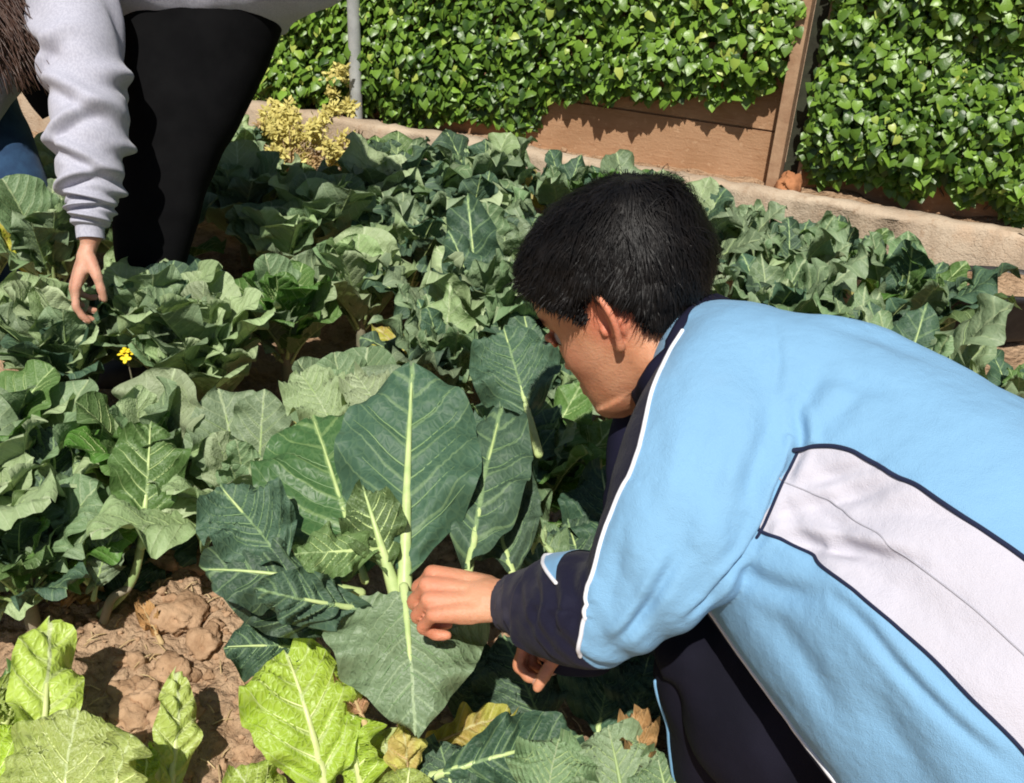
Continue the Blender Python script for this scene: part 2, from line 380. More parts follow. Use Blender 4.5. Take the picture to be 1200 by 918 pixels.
# ------------------------------------------------------------------ setting
KE = nrm([2.29, -.89, 0]); KN = nrm([.89, 2.29, 0]); K0 = np.array([0, 3.246, 0.])
def K(s, n, z): return K0 + KE*s + KN*n + np.array([0, 0, z])
def to_k(p): p = np.asarray(p)-K0; return p @ KE, p @ KN, p[..., 2]
def on_wall(x, y, n):
    q = U(x, y, 1.)-CAM; k = (n - (CAM-K0) @ KN)/(q @ KN); return to_k(CAM+q*k)
KR = np.stack([KE, KN, [0, 0, 1.]], 1)          # columns: local axes
def axis(lo, hi, step, far):
    a = np.arange(lo, hi, step); e = np.cumsum(step*1.35**np.arange(1, 24)); e = e[e < far]
    return np.concatenate([lo-e[::-1], a, a[-1]+e])
def axis2(a, b, c, d): return np.concatenate([axis(a, b, .03, 60)[:np.searchsorted(axis(a, b, .03, 60), b-.02)], np.arange(b, c, .0075), (lambda q: q[q > c])(axis(c, d, .03, 60))])
gx = axis2(-2.2, -.85, .2, 2.0); gy = axis2(.6, .85, 1.75, 2.9)
gx = gx[np.concatenate([[True], np.diff(gx) > .002])]; gy = gy[np.concatenate([[True], np.diff(gy) > .002])]
XX, YY = np.meshgrid(gx, gy, indexing='ij'); P2 = np.stack([XX, YY, 0*XX], -1)
near = np.clip(1-np.maximum(np.abs(XX)-2.2, np.abs(YY-1.8)-1.6)/.5, 0, 1)
ZZ = near*(.045*fbm(P2*3.1, 3) + .028*fbm(P2*8+5, 3) + .022*np.abs(fbm(P2*17+3, 3)) + .013*np.abs(fbm(P2*41+9, 2)) + .007*fbm(P2*95, 2)) - .02
def ground_z(x, y):
    i = int(np.clip(np.searchsorted(gx, x), 0, len(gx)-1)); j = int(np.clip(np.searchsorted(gy, y), 0, len(gy)-1)); return float(ZZ[i, j])
V = np.stack([XX, YY, ZZ], -1).reshape(-1, 3)
tag(link('ground', np_mesh('ground', V, grid_faces(len(gx), len(gy), False)[:, ::-1]), None, [MAT['soil']]), kind='structure')

# raised bed of earth between the kerb and the wall
ss_ = np.arange(-4.5, 3.5, .02); ns_ = np.linspace(.055, .26, 14)
S, Nn = np.meshgrid(ss_, ns_, indexing='ij')
zz = .205 + .012*np.clip(vnoise(np.stack([S*2.3, 0*S, 0*S+8], -1)), 0, 1) + .03*fbm(np.stack([S*6, Nn*9, 0*S], -1), 3) + .012*np.abs(fbm(np.stack([S*22, Nn*24, 0*S], -1), 2)) + .012*sstep(.08, .2, Nn)*(.6+.5*vnoise(np.stack([S*3, 0*S, 0*S+4], -1)))
V = (K0[None, None] + S[..., None]*KE + Nn[..., None]*KN); V[..., 2] += zz
tag(link('raised_earth_strip', np_mesh('earth_strip', V.reshape(-1, 3), grid_faces(len(ss_), len(ns_), False)[:, ::-1]), None, [MAT['soil']]), kind='structure')

# kerb: low concrete edging
m = MB()
s0 = -4.5
ks = np.arange(-4.5, 3.55, .025)
prof = [(0, -.05), (0, .225), (.004, .24), (.014, .247), (.055, .249), (.066, .242), (.068, .2)]
ring = []
for s in ks:
    for k, (n, z) in enumerate(prof):
        j = .004*float(vnoise([s*5, k*3.1, 2.])) + .006*float(vnoise([s*23, k*5.1, 7.])) + .003*float(vnoise([s*70, k*7.1, 3.]))
        ring.append(K(s, n + (j if k < 5 else 0), z + (j*.8 if 0 < k < 6 else 0)))
m.add(np.array(ring), [tuple(f) for f in grid_faces(len(ks), len(prof), False)])
kerb = link('concrete_kerb', m.mesh('kerb'), None, [MAT['concrete']])
tag(kerb, 'long low earth-stained concrete kerb edging the vegetable bed', 'kerb')

# panel wall behind
WN = .205
wall = empty('panel_wall', K(0, WN, 0), 'terracotta wall of horizontal panels half covered by climbing ivy', 'wall')
ps, _, _ = on_wall(916, 206, .14)
for (a, b) in ((-4.6, ps-.035), (ps+.055, 3.6)):
    z = .0
    for h in (.385, .30, .30, .30, .30):
        m = MB(); n_s = int((b-a)/.05)
        m.box((a, WN, z), (b, WN+.05, z+h-.007), 0, KR, K0)
        if z > 0: m.box((a, WN+.012, z-.008), (b, WN+.045, z+.002), 0, KR, K0)
        link('panel', m.mesh('panel', False), wall, [MAT['wall']]); z += h
# channel post
post = empty('wall_post', K(ps, .15, 0), 'upright wooden wall post with a dark recess, between the two ivy masses', 'post')
m = MB(); m.box((ps-.042, .12, -.05), (ps-.006, .215, 1.62), 0, KR, K0)
link('post_face', m.mesh('post_face', False), post, [MAT['post']])
m = MB(); m.box((ps-.003, .203, -.05), (ps+.042, .219, 1.61), 0, KR, K0)
link('recess', m.mesh('recess', False), post, [MAT['post_shade']])
m = MB(); m.box((ps+.043, .165, -.05), (ps+.056, .218, 1.62), 0, KR, K0)
link('post_edge', m.mesh('post_edge', False), post, [MAT['post']])
V, F = ellipsoid(K(ps+.028, .10, .24), KR.T, (.038, .04, .06), 30, 22); V = V + np.stack([fbm(V*24), fbm(V*24+7), fbm(V*24+13)], -1)*.022 + .006*fbm(V*90)[:, None]
tag(link('footing_brick', np_mesh('footing', V, F), None, [MAT['brickish']]), 'orange lump of brick at the foot of the wooden wall post', 'brick')

# galvanised pole
pb = G(419, 176, .12); pb[2] = 0
pole = empty('metal_pole', pb, 'slim grey galvanised pole standing by the yellow shrub', 'pole')
V, F = tube([pb+[0, 0, z] for z in np.linspace(-.1, 2.2, 12)], .0225, 20); link('tube', np_mesh('tube', V, F), pole, [MAT['metal']])
V, F = tube([pb+[0, 0, .002], pb+[0, 0, .05], pb+[0, 0, .06]], [.05, .045, .024], 20); link('foot', np_mesh('foot', V, F), pole, [MAT['concrete']])

# ------------------------------------------------------------------ leaf clouds (ivy, shrub)
IVY_V = np.array([[0, 0, 0], [-.34, -.05, -.03], [-.47, .24, -.06], [-.33, .58, -.03], [0, 1.0, -.10], [.33, .58, -.03], [.47, .24, -.06], [.34, -.05, -.03], [0, .4, .07]])
IVY_F = np.array([[8, 0, 1], [8, 1, 2], [8, 2, 3], [8, 3, 4], [8, 4, 5], [8, 5, 6], [8, 6, 7], [8, 7, 0]])
OVAL_V = np.array([[0, 0, 0], [-.2, .3, -.03], [-.22, .6, -.04], [0, 1, -.08], [.22, .6, -.04], [.2, .3, -.03], [0, .5, .04]])
OVAL_F = np.array([[6, 0, 1], [6, 1, 2], [6, 2, 3], [6, 3, 4], [6, 4, 5], [6, 5, 0]])
def leaf_cloud(name, pos, nor, tip, size, tone, T=IVY_V, TF=IVY_F):
    n = len(pos)
    nor = nor/np.linalg.norm(nor, axis=1)[:, None]
    tip = tip - nor*np.sum(tip*nor, 1)[:, None]; tip /= np.linalg.norm(tip, axis=1)[:, None]+1e-9
    sd = np.cross(tip, nor)
    V = pos[:, None] + size[:, None, None]*(T[None, :, 0:1]*sd[:, None]+T[None, :, 1:2]*tip[:, None]+T[None, :, 2:3]*nor[:, None])
    F = (TF[None]+np.arange(n)[:, None, None]*len(T)).reshape(-1, 3)
    return np_mesh(name, V.reshape(-1, 3), F, True, None, {'tone': np.repeat(tone, len(T))})
def ivy(label, bound, srange, n, ztop, dens_seed):
    bs = np.array([on_wall(x, y, .12) for x, y in bound]); o = np.argsort(bs[:, 0])
    bz = lambda s: np.interp(s, bs[o, 0], bs[o, 2])
    s = rng.uniform(*srange, n*2); z = .15 + (ztop-.15)*rng.random(n*2)**1.5
    edge = bz(s) + .035*vnoise(np.stack([s*14, 0*s, 0*s+dens_seed], -1)) + .02*vnoise(np.stack([s*45, 0*s, 0*s+dens_seed], -1))
    ok = z > edge; s, z = s[ok][:n], z[ok][:n]; edge = edge[ok][:n]; n = len(s)
    bulge = .03 + .13*np.clip(.45+.75*fbm(np.stack([s*4.2, z*4.2, 0*s+dens_seed], -1), 3), 0, 1) + .02*vnoise(np.stack([s*15, z*15, 0*s], -1))
    bulge *= .45+.55*sstep(0, .12, z-edge)
    dep = bulge*rng.random(n)**.7
    pos = K0 + s[:, None]*KE + (WN-.012-dep)[:, None]*KN; pos[:, 2] += z
    nor = -KN*1.0 + np.array([0, 0, .55]) + rng.normal(0, .5, (n, 3))
    tip = np.array([0, 0, -1.]) + rng.normal(0, .45, (n, 3))
    size = .013+.030*rng.random(n)**1.4
    tone = np.clip(.42 + .28*fbm(np.stack([s*3, z*3, 0*s+3], -1)) + rng.normal(0, .27, n), 0, 1)
    e = empty('ivy', K(np.mean(srange), WN, .3), label, 'ivy')
    link('foliage', leaf_cloud('ivy_foliage', pos, nor, tip, size, tone), e, [MAT['ivy']])
    m = MB()
    for k in range(26):
        s1 = rng.uniform(*srange); z1 = bz(s1)
        P = [K(np.clip(s1 + .05*rng.normal(), srange[0]+.05, srange[1]-.05), WN-.014-.01*rng.random(), max(z1+h*.16-.02, .2)) for h in range(7)]
        V, F = tube(catmull(P, 20), .004+.003*rng.random(), 6); m.add(V, F)
    link('stems', m.mesh('ivy_stems'), e, [MAT['ivy_stem']])
ivy('broad mass of glossy green ivy left of the wooden post, above the bare wall', [(100, 118), (310, 118), (400, 132), (470, 146), (560, 138), (585, 140), (605, 158), (628, 140), (650, 118), (700, 118), (760, 108), (830, 118), (880, 112), (915, 100), (930, 90)],
    (-2.9, ps-.03), 42000, 1.4, 1.)
ivy('glossy green ivy right of the wooden post, hanging down to the soil', [(945, 190), (960, 212), (1000, 212), (1060, 222), (1120, 232), (1200, 256), (1300, 270), (1500, 310)], (ps+.05, 3.2), 31000, 1.4, 9.)

# yellow flowering weed shrub in front of the kerb
sb = K(on_wall(352, 200, -.16)[0], -.16, 0)
sh = empty('yellow_shrub', sb, 'half dried shrub with bright yellow leaves against the kerb by the pole', 'shrub')
def blob(c, r, n): v = rng.normal(0, 1, (n, 3)); v /= np.linalg.norm(v, axis=1)[:, None]; return np.asarray(c)+v*np.asarray(r)*(rng.random(n)**.45)[:, None]
def cloudpart(name, parts, mat, size):
    P = np.vstack([blob(*p) for p in parts]); n = len(P)
    me = leaf_cloud(name, P, rng.normal(0, .7, (n, 3))+[0, -.5, .7], rng.normal(0, .6, (n, 3))+[0, 0, .3], rng.uniform(*size, n), rng.random(n), OVAL_V, OVAL_F)
    link(name, me, sh, [mat])
def kp(x, y, n): s, n, z = on_wall(x, y, n); return K(s, n, z)
def wisps(n, x0, x1, y0, y1, r, k, nn=-.14): return [(kp(rng.uniform(x0, x1), rng.uniform(y0, y1), nn+.05*rng.normal()), (r*rng.uniform(.5, 1.2), r, r*rng.uniform(.6, 1.3)), k) for _ in range(n)]
cloudpart('yellow_foliage', wisps(22, 312, 410, 126, 196, .036, 100) + wisps(5, 305, 345, 118, 150, .025, 30, -.02) + wisps(11, 384, 412, 76, 140, .03, 70, .07), MAT['yellow_leaf'], (.012, .030))
cloudpart('dry_foliage', wisps(9, 312, 400, 180, 222, .036, 70) + wisps(4, 305, 330, 125, 175, .03, 30, -.06), MAT['tan_leaf'], (.012, .030))
m = MB()
for k in range(70):
    e_ = blob(kp(355, 175, -.16), (.17, .08, .10), 1)[0]; b_ = sb+[.05*rng.normal(), .03*rng.normal(), 0]
    V, F = tube(catmull([b_, (b_+e_)/2+[.02*rng.normal(), 0, .03], e_], 8), np.linspace(.004, .0012, 8), 5); m.add(V, F)
link('stems', m.mesh('shrub_stems'), sh, [MAT['straw']])

# tub of earth at the kerb, right
tb = K(on_wall(1172, 306, -.13)[0]+.03, -.13, 0)
tubo = empty('planting_tub', tb, 'low black tub of brown soil in front of the kerb at the right edge', 'tub')
pr = [(.10, .0), (.125, .02), (.145, .13), (.152, .135), (.152, .15), (.142, .152), (.136, .12)]
V = np.array([tb+np.array([r*cos(a)*1.25, r*sin(a)*.75, z]) for r, z in pr for a in np.linspace(0, 2*pi, 40, endpoint=False)])
link('shell', np_mesh('tub_shell', V, grid_faces(len(pr), 40)), tubo, [MAT['tub']])
rr = np.linspace(.001, .139, 10); V = np.array([tb+np.array([r*cos(a)*1.25, r*sin(a)*.75, .135+.022*(1-(r/.14)**2)]) for r in rr for a in np.linspace(0, 2*pi, 40, endpoint=False)])
V[:, 2] += .012*fbm(V*40); link('soil_fill', np_mesh('soil_fill', V, grid_faces(10, 40)), tubo, [MAT['soil']])

# clods and straw on the bare earth
bm_ = MB(); ico = ellipsoid([0, 0, 0], np.eye(3), (1, 1, 1), 9, 7); BIG = ellipsoid([0, 0, 0], np.eye(3), (1, 1, 1), 30, 22)
for k in range(2600):
    if k < 40: x, y = rng.uniform(-.72, -.25), rng.uniform(.95, 1.6)
    elif k < 620: x, y = rng.uniform(-.75, .1), rng.uniform(.85, 1.75)
    elif k < 2300: x, y = rng.uniform(-.75, .1), rng.uniform(.85, 1.75)
    elif k < 2480: x, y = rng.uniform(-2, 2), rng.uniform(1, 3.2)
    else:
        p = K(rng.uniform(-1.4, 2.2), rng.uniform(.08, .18), 0); x, y = p[0], p[1]
    r = rng.uniform(.014, .036) if k < 40 else min(.0012+.0028*rng.exponential(), .018)
    z = ground_z(x, y) if k < 2480 else .225
    I_ = BIG if k < 40 else ico; V = I_[0]*np.array([1, rng.uniform(.7, 1.2), rng.uniform(.5, .8)])*r; V = V*(1+1.0*fbm(I_[0]*1.5+k*3.3, 4))[:, None]
    bm_.add(V+[x, y, z+.05*r], I_[1])
tag(link('soil_clods', bm_.mesh('soil_clods'), None, [MAT['clod']]), kind='stuff')
bm_ = MB()
for k in range(240):
    x, y = rng.uniform(-.7, .15), rng.uniform(.9, 1.6); a = rng.uniform(0, pi); l = rng.uniform(.006, .04)
    z = ground_z(x, y)+.004
    V, F = tube([[x, y, z], [x+l*cos(a)*.5, y+l*sin(a)*.5, z+.006], [x+l*cos(a), y+l*sin(a), z+.002]], .0012, 5); bm_.add(V, F)
tag(link('straw_litter', bm_.mesh('straw_litter'), None, [MAT['straw']]), kind='stuff')
# ------------------------------------------------------------------ leaves
SHAPE = {
 'cole': [(0, .10), (.10, .32), (.25, .70), (.42, .95), (.58, 1.), (.74, .92), (.88, .66), (.96, .36), (1, .04)],
 'round': [(0, .22), (.12, .66), (.3, .94), (.5, 1.), (.68, .97), (.84, .80), (.93, .58), (.98, .34), (1, .10)],
 'slim': [(0, .10), (.12, .34), (.3, .72), (.5, 1.), (.68, .9), (.84, .6), (.94, .32), (1, .03)],
 'chard': [(0, .16), (.15, .42), (.35, .78), (.55, .97), (.72, 1.), (.85, .90), (.93, .70), (.98, .42), (1, .14)],
 'arrow': [(0, .55), (.1, .92), (.25, 1.), (.45, .9), (.65, .68), (.82, .42), (.94, .18), (1, .02)],
}
def leaf_mesh(name, L, W, kind='cole', seed=0, bend=(0., .5), cup=.25, wave=.018, petiole=.3, twist=.0, rib=.006, puck=.004, mats=('cole', 'rib'), side=0., veins=True, N=7.5):
    r = np.random.default_rng(seed); nu, nv = 21, 34
    t = np.linspace(0, 1, nv); sp = np.array(SHAPE[kind]); hw = np.interp(t, sp[:, 0], sp[:, 1])
    hw = np.convolve(np.pad(hw, 2, mode='edge'), [.1, .2, .4, .2, .1], 'valid'); hw[0] = sp[0, 1]; hw[-1] = sp[-1, 1]
    o = r.random(3)*50
    s = np.linspace(-1, 1, nu)
    T, S = np.meshgrid(t, s, indexing='ij')
    jag = 1 + .045*vnoise(np.stack([T*7, np.sign(S)*3, 0*T+o[0]], -1)) + .03*vnoise(np.stack([T*19, np.sign(S)*3, 0*T+o[1]], -1))
    X = S*hw[:, None]*W/2*np.where(np.abs(S) > .05, jag, 1)
    # centreline by integrating bend angle
    Ltot = petiole*L + L
    tc = np.linspace(-petiole, 1, 60); th = bend[0] + bend[1]*np.clip(tc, -petiole, 1)*np.abs(np.clip(tc, -petiole, 1))**.3 + .08*np.sin(tc*5+o[2])
    ds = L*(tc[1]-tc[0])
    cy = np.concatenate([[0], np.cumsum(np.cos(th[:-1])*ds)]); cz = np.concatenate([[0], -np.cumsum(np.sin(th[:-1])*ds)])
    cx = side*L*(np.clip(tc+petiole, 0, 2)**2)*.5
    iy, iz, ia, ix = [np.interp(T, tc, q) for q in (cy, cz, th, cx)]
    a = np.abs(X)/L
    # puckering that follows the side veins, margin waves, trough across the leaf
    y0 = T - .75*a - 1.3*a*a; phs = 2*pi*(y0*N + np.where(X > 0, .45, 0))
    H = cup*np.abs(X)*(1-.25*np.abs(S)) + wave*np.abs(S)**2.2*(np.sin(T*2*pi*(2.2+r.random())+np.sign(S)*1.7+o[0])+.6*np.sin(T*2*pi*4.7+np.sign(S)*2.9+o[1]))
    H += puck*np.cos(phs)*np.clip(np.abs(S)*4, 0, 1)*np.clip((1-np.abs(S))*2.5, 0, 1) + puck*1.6*fbm(np.stack([X*26, T*L*26, 0*T+o[2]], -1), 2)
    H += -(.08 if kind == 'round' else .22)*np.abs(X)*sstep(.5, 1., np.abs(S))*(1+vnoise(np.stack([T*3, np.sign(S)*5, 0*T+o[1]], -1)))     # lips roll back
    tw = twist*T
    Xr = X*np.cos(tw) - H*np.sin(tw); Hr = X*np.sin(tw) + H*np.cos(tw)
    V = np.stack([ix+Xr, iy + Hr*np.sin(ia), iz + Hr*np.cos(ia)], -1).reshape(-1, 3)
    F = [tuple(f) for f in grid_faces(nv, nu, False)[:, ::-1]]
    mi = [0]*len(F)
    uv = np.stack([(X/L+.5), T], -1).reshape(-1, 2)
    # midrib and petiole
    k = 26; tr = np.linspace(-petiole, .95, k); C = np.stack([np.interp(tr, tc, cx), np.interp(tr, tc, cy), np.interp(tr, tc, cz)], -1)
    rad = rib*np.interp(tr, [-petiole, -.05, .15, .5, .95], [1.25, 1., .75, .42, .12])
    C[:, 2] -= rad*.25
    TV, TF = tube(C, rad, 8, True, None, .8, [0, 0, 1.])
    F += [tuple(i+len(V) for i in f) for f in TF]; mi += [1]*len(TF)
    V = np.vstack([V, TV]); uv = np.vstack([uv, np.full((len(TV), 2), .5)])
    if veins:                                     # main side veins stand proud of the blade
        for kk in range(1, int(N*.8)):
            for sg in (-1, 1):
                yb = (kk+.5-(.45 if sg > 0 else 0))/N
                if not .04 < yb < .72: continue
                pts = []
                for q in np.linspace(0, .6+.25*r.random(), 16):
                    tt = yb
                    for _ in range(4):
                        aa = q*np.interp(tt, t, hw)*W/2/L; tt = yb + .75*aa + 1.3*aa*aa
                    if tt > .97: break
                    fi = tt*(nv-1); fj = (sg*q+1)/2*(nu-1); i0, j0 = min(int(fi), nv-2), min(int(fj), nu-2); u_, v_ = fi-i0, fj-j0
                    g = V[:nv*nu].reshape(nv, nu, 3)
                    pts.append((g[i0, j0]*(1-u_)*(1-v_)+g[i0+1, j0]*u_*(1-v_)+g[i0, j0+1]*(1-u_)*v_+g[i0+1, j0+1]*u_*v_))
                if len(pts) < 4: continue
                pts = np.array(pts) + rib*.07*nrm(np.cross(V[nu+nu//2+1]-V[nu+nu//2], V[2*nu+nu//2]-V[nu+nu//2]))
                TV, TF = tube(pts, np.linspace(rib*.16, rib*.04, len(pts)), 5)
                F += [tuple(i+len(V) for i in f) for f in TF]; mi += [2]*len(TF); V = np.vstack([V, TV]); uv = np.vstack([uv, np.full((len(TV), 2), .5)])
    me = np_mesh(name, V, F, True, mi, None, uv)
    for mm in (*mats, 'vein' if mats[0] in ('cole_dark', 'cole_deep', 'cole_mid') else mats[1]): me.materials.append(MAT[mm])
    return me
_lib = {}
def lib(kind, mat, k, **kw):
    key = (kind, mat, k)
    if key not in _lib:
        r = np.random.default_rng(abs(hash((kind, mat)))%1000+k if False else len(_lib)*13+5)
        rb = 'rib_chard' if mat == 'chard' else 'rib_bright' if mat in ('cole_dark', 'cole_green', 'cole_deep', 'cole_mid') else 'rib_dry' if mat in ('dry', 'yellowing') else 'rib'
        W = {'cole': .68, 'round': .80, 'slim': .5, 'chard': .66}[kind]*(.9+.25*r.random())
        pu = .012 if kind == 'chard' else .006 if kind == 'round' else .011
        _lib[key] = leaf_mesh('leaf_blade', 1., W, kind, len(_lib)*7+3, (.0, (.15+.6*r.random()) if kind == 'round' else (.1+.7*r.random())), (.15+.35*r.random())*(1.5 if kind == 'round' else 1.), (.03 if kind == 'round' else .05)+.05*r.random(), .16+.22*r.random() if kind != 'round' else .18,
                              .5*(r.random()-.5), .024 if kind != 'slim' else .018, pu, (mat, rb), .3*(r.random()-.5))
    return _lib[key]
def frame_from(ydir, up):
    y = nrm(ydir); z = nrm(up - y*np.dot(up, y)); x = np.cross(y, z)
    return Matrix(((x[0], y[0], z[0], 0), (x[1], y[1], z[1], 0), (x[2], y[2], z[2], 0), (0, 0, 0, 1)))
def stem_mesh(h, r, lean=(0, 0)):
    V, F = tube(catmull([[0, 0, -.03], [lean[0]*.3, lean[1]*.3, h*.4], [lean[0], lean[1], h]], 10), np.linspace(r*1.1, r*.8, 10), 9); me = np_mesh('stem', V, F); me.materials.append(MAT['stem']); return me
def rosette(root, r, n, L, kind, mats, el=(82, 18), base_h=.07, jitter=.15):
    ph = r.random()*6.28
    st = bpy.data.objects.new('stem', stem_mesh(base_h+.03, .013)); col.objects.link(st); st.parent = root
    for i in range(n):
        f = (i+.5)/n
        az = ph + i*2.39996 + r.normal(0, .18); e = radians(el[0]+(el[1]-el[0])*f + r.normal(0, 7))
        ln = L*(.5+.55*min(1, f*1.7))*(1-.15*max(0, f-.75)*4*.5)*(1+r.normal(0, .1))
        d = np.array([cos(az)*cos(e), sin(az)*cos(e), sin(e)]); up = np.array([-cos(az)*sin(e), -sin(az)*sin(e), cos(e)]) + r.normal(0, .16, 3)
        mt = mats[int(r.integers(len(mats)))]
        if i >= n-2 and r.random() < .18: mt = 'yellowing'
        o = bpy.data.objects.new('leaf', lib(kind, mt, int(r.integers(5)))); col.objects.link(o); o.parent = root
        Mx = frame_from(d, up); Mx = Mx @ Matrix.Diagonal((ln/1.25, ln/1.25, ln/1.25, 1))
        Mx.translation = Vector((cos(az)*.012, sin(az)*.012, base_h*(1-.55*f)))
        o.matrix_local = Mx
def hero_leaf(root, b, t, db, dt, wpx, mat, kind='cole', face=0.6, seed=1, bend=(0., .4), cup=.2, wave=.02, petiole=.0, roll=0., rib=.0055, tilt_up=.5, puck=.0055, rb=None, label=None, twist=0., side=0., N=7.5):
    """b, t: where the blade starts and ends (as seen); db, dt: their distances; wpx: blade width as seen"""
    B = U(*b, db); Tp = U(*t, dt); L = np.linalg.norm(Tp-B); W = wpx*(db+dt)/2/FPX
    rb = rb or ('rib_chard' if mat == 'chard' else 'rib_bright' if mat in ('cole_dark', 'cole_green', 'cole_deep', 'cole_mid') else 'rib_dry' if mat in ('dry', 'yellowing') else 'rib')
    chord = 1./max(.6, (1-.08*(bend[1]**2)))
    me = leaf_mesh('leaf_blade', L*chord, W, kind, seed, bend, cup, wave, petiole, twist, rib, puck, (mat, rb), side, True, N)
    y = nrm(Tp-B); n0 = nrm(CAM-(B+Tp)/2)*face + np.array([0, 0, 1.])*tilt_up
    n0 = nrm(n0 - y*(n0 @ y)); n0 = np.array(Matrix.Rotation(radians(roll), 3, Vector(y)) @ Vector(n0))
    o = bpy.data.objects.new('leaf', me); col.objects.link(o); o.parent = root
    # blade tip on the target: align the mesh chord with B->T
    co = np.zeros(len(me.vertices)*3, dtype=np.float32); me.vertices.foreach_get('co', co); co = co.reshape(-1, 3)
    nu, nv = 21, 34; c0 = co[nu//2]; c1 = co[(nv-1)*nu+nu//2]; ch = nrm(c1-c0)
    xa = nrm(np.cross(ch, [0, 0, 1.])); za = np.cross(xa, ch)
    A = np.stack([xa, ch, za], 1); xb = nrm(np.cross(y, n0)); Bm = np.stack([xb, y, n0], 1)
    R3 = Bm @ A.T; sc = L/np.linalg.norm(c1-c0)
    Mx = Matrix([[*(R3[i]*sc), 0] for i in range(3)]+[[0, 0, 0, 1]]); off = B - R3 @ c0*sc - np.array(root.location)
    Mx.translation = Vector(off); o.matrix_local = Mx
    if label: o['label'] = label
    return o
def stalk(root, pts, rad, mat='rib', name='stalk'):
    V, F = tube(catmull(pts, 14), np.linspace(rad[0], rad[1], 14), 9); link(name, np_mesh(name, V, F), root, [MAT[mat]])

# ------------------------------------------------------------------ plants near the boy's hands, leaf by leaf
pc = G(470, 742); pc = np.array([pc[0], pc[1]-.28, 0]); pc = U(478, 700, 1.27); pc[2] = 0
pA = empty('cauliflower_plant', pc, 'large cauliflower plant with big dark leaves, beside the crouching boy\'s fist', 'cauliflower plant', 'cauliflower plants in the bed')
stalk(pA, [pc, pc+[0, 0, .15], U(470, 706, 1.31)], (.014, .011), 'stem', 'stem')
DK = dict(face=1., tilt_up=.15)
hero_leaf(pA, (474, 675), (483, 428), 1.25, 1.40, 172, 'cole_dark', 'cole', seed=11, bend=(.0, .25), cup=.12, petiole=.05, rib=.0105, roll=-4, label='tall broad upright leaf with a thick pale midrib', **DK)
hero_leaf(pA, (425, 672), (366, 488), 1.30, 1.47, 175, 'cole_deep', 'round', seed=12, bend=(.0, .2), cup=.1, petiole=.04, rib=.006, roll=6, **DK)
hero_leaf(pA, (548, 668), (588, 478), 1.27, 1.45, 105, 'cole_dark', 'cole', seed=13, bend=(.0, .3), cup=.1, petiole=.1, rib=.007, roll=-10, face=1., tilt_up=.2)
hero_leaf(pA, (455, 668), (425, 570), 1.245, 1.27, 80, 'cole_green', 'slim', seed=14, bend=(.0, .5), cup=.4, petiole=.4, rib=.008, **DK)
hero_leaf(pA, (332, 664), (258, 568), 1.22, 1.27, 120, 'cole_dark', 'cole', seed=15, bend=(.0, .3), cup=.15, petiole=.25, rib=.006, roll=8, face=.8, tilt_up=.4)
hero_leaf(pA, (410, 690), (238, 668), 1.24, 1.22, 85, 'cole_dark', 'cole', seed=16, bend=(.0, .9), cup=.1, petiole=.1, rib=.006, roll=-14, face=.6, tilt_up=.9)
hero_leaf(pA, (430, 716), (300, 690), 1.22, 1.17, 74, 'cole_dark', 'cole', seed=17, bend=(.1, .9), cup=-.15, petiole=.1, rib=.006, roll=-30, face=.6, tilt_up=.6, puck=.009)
hero_leaf(pA, (474, 694), (487, 862), 1.22, 1.14, 205, 'cole_mid', 'arrow', seed=18, bend=(.0, .75), cup=.12, petiole=.05, rib=.0065, roll=0, face=.3, tilt_up=1.2, label='broad pale leaf hanging down below the boy\'s fist')
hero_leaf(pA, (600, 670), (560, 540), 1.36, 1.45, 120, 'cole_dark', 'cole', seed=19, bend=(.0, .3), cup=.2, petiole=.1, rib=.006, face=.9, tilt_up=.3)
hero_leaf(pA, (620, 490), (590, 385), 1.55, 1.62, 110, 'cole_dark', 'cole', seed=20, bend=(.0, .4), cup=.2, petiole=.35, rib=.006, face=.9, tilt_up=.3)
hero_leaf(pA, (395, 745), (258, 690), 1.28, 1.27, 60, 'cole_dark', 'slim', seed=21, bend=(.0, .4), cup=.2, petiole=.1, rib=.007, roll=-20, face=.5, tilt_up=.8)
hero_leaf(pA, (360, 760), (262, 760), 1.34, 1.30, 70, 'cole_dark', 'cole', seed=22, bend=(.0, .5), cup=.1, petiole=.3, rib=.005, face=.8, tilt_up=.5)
hero_leaf(pA, (440, 645), (345, 650), 1.24, 1.20, 66, 'cole_green', 'cole', seed=23, bend=(.0, .6), cup=.2, petiole=.35, rib=.005, face=.8, tilt_up=.5)
hero_leaf(pA, (390, 500), (352, 438), 1.50, 1.56, 75, 'cole_pale', 'round', seed=24, bend=(.1, .5), cup=.1, petiole=.4, rib=.004, face=.6, tilt_up=.9)
hero_leaf(pA, (452, 500), (415, 438), 1.50, 1.56, 60, 'cole_pale', 'round', seed=25, bend=(.1, .5), cup=.1, petiole=.4, rib=.004, face=.6, tilt_up=.9)

# leafy plant at the left edge of the bare patch
pb_ = G(122, 728); pB = empty('cauliflower_plant', pb_, 'young cauliflower plant with one tall cupped leaf, beside the bare soil patch', 'cauliflower plant', 'cauliflower plants in the bed')
stalk(pB, [pb_, pb_+[.02, 0, .05], U(150, 690, 1.62)], (.008, .0065), 'stem', 'stem')
stalk(pB, [U(118, 722, 1.66), U(155, 680, 1.62), U(170, 610, 1.6)], (.008, .0065), 'rib', 'stalk')
hero_leaf(pB, (168, 625), (176, 496), 1.60, 1.68, 88, 'cole_green', 'cole', seed=31, bend=(.0, .3), cup=.3, petiole=.1, rib=.0065, face=.9, tilt_up=.3, roll=10)
hero_leaf(pB, (105, 672), (95, 556), 1.58, 1.66, 74, 'cole', 'cole', seed=32, bend=(.0, .9), cup=.2, petiole=.1, rib=.005, face=.7, tilt_up=.9, roll=-6)
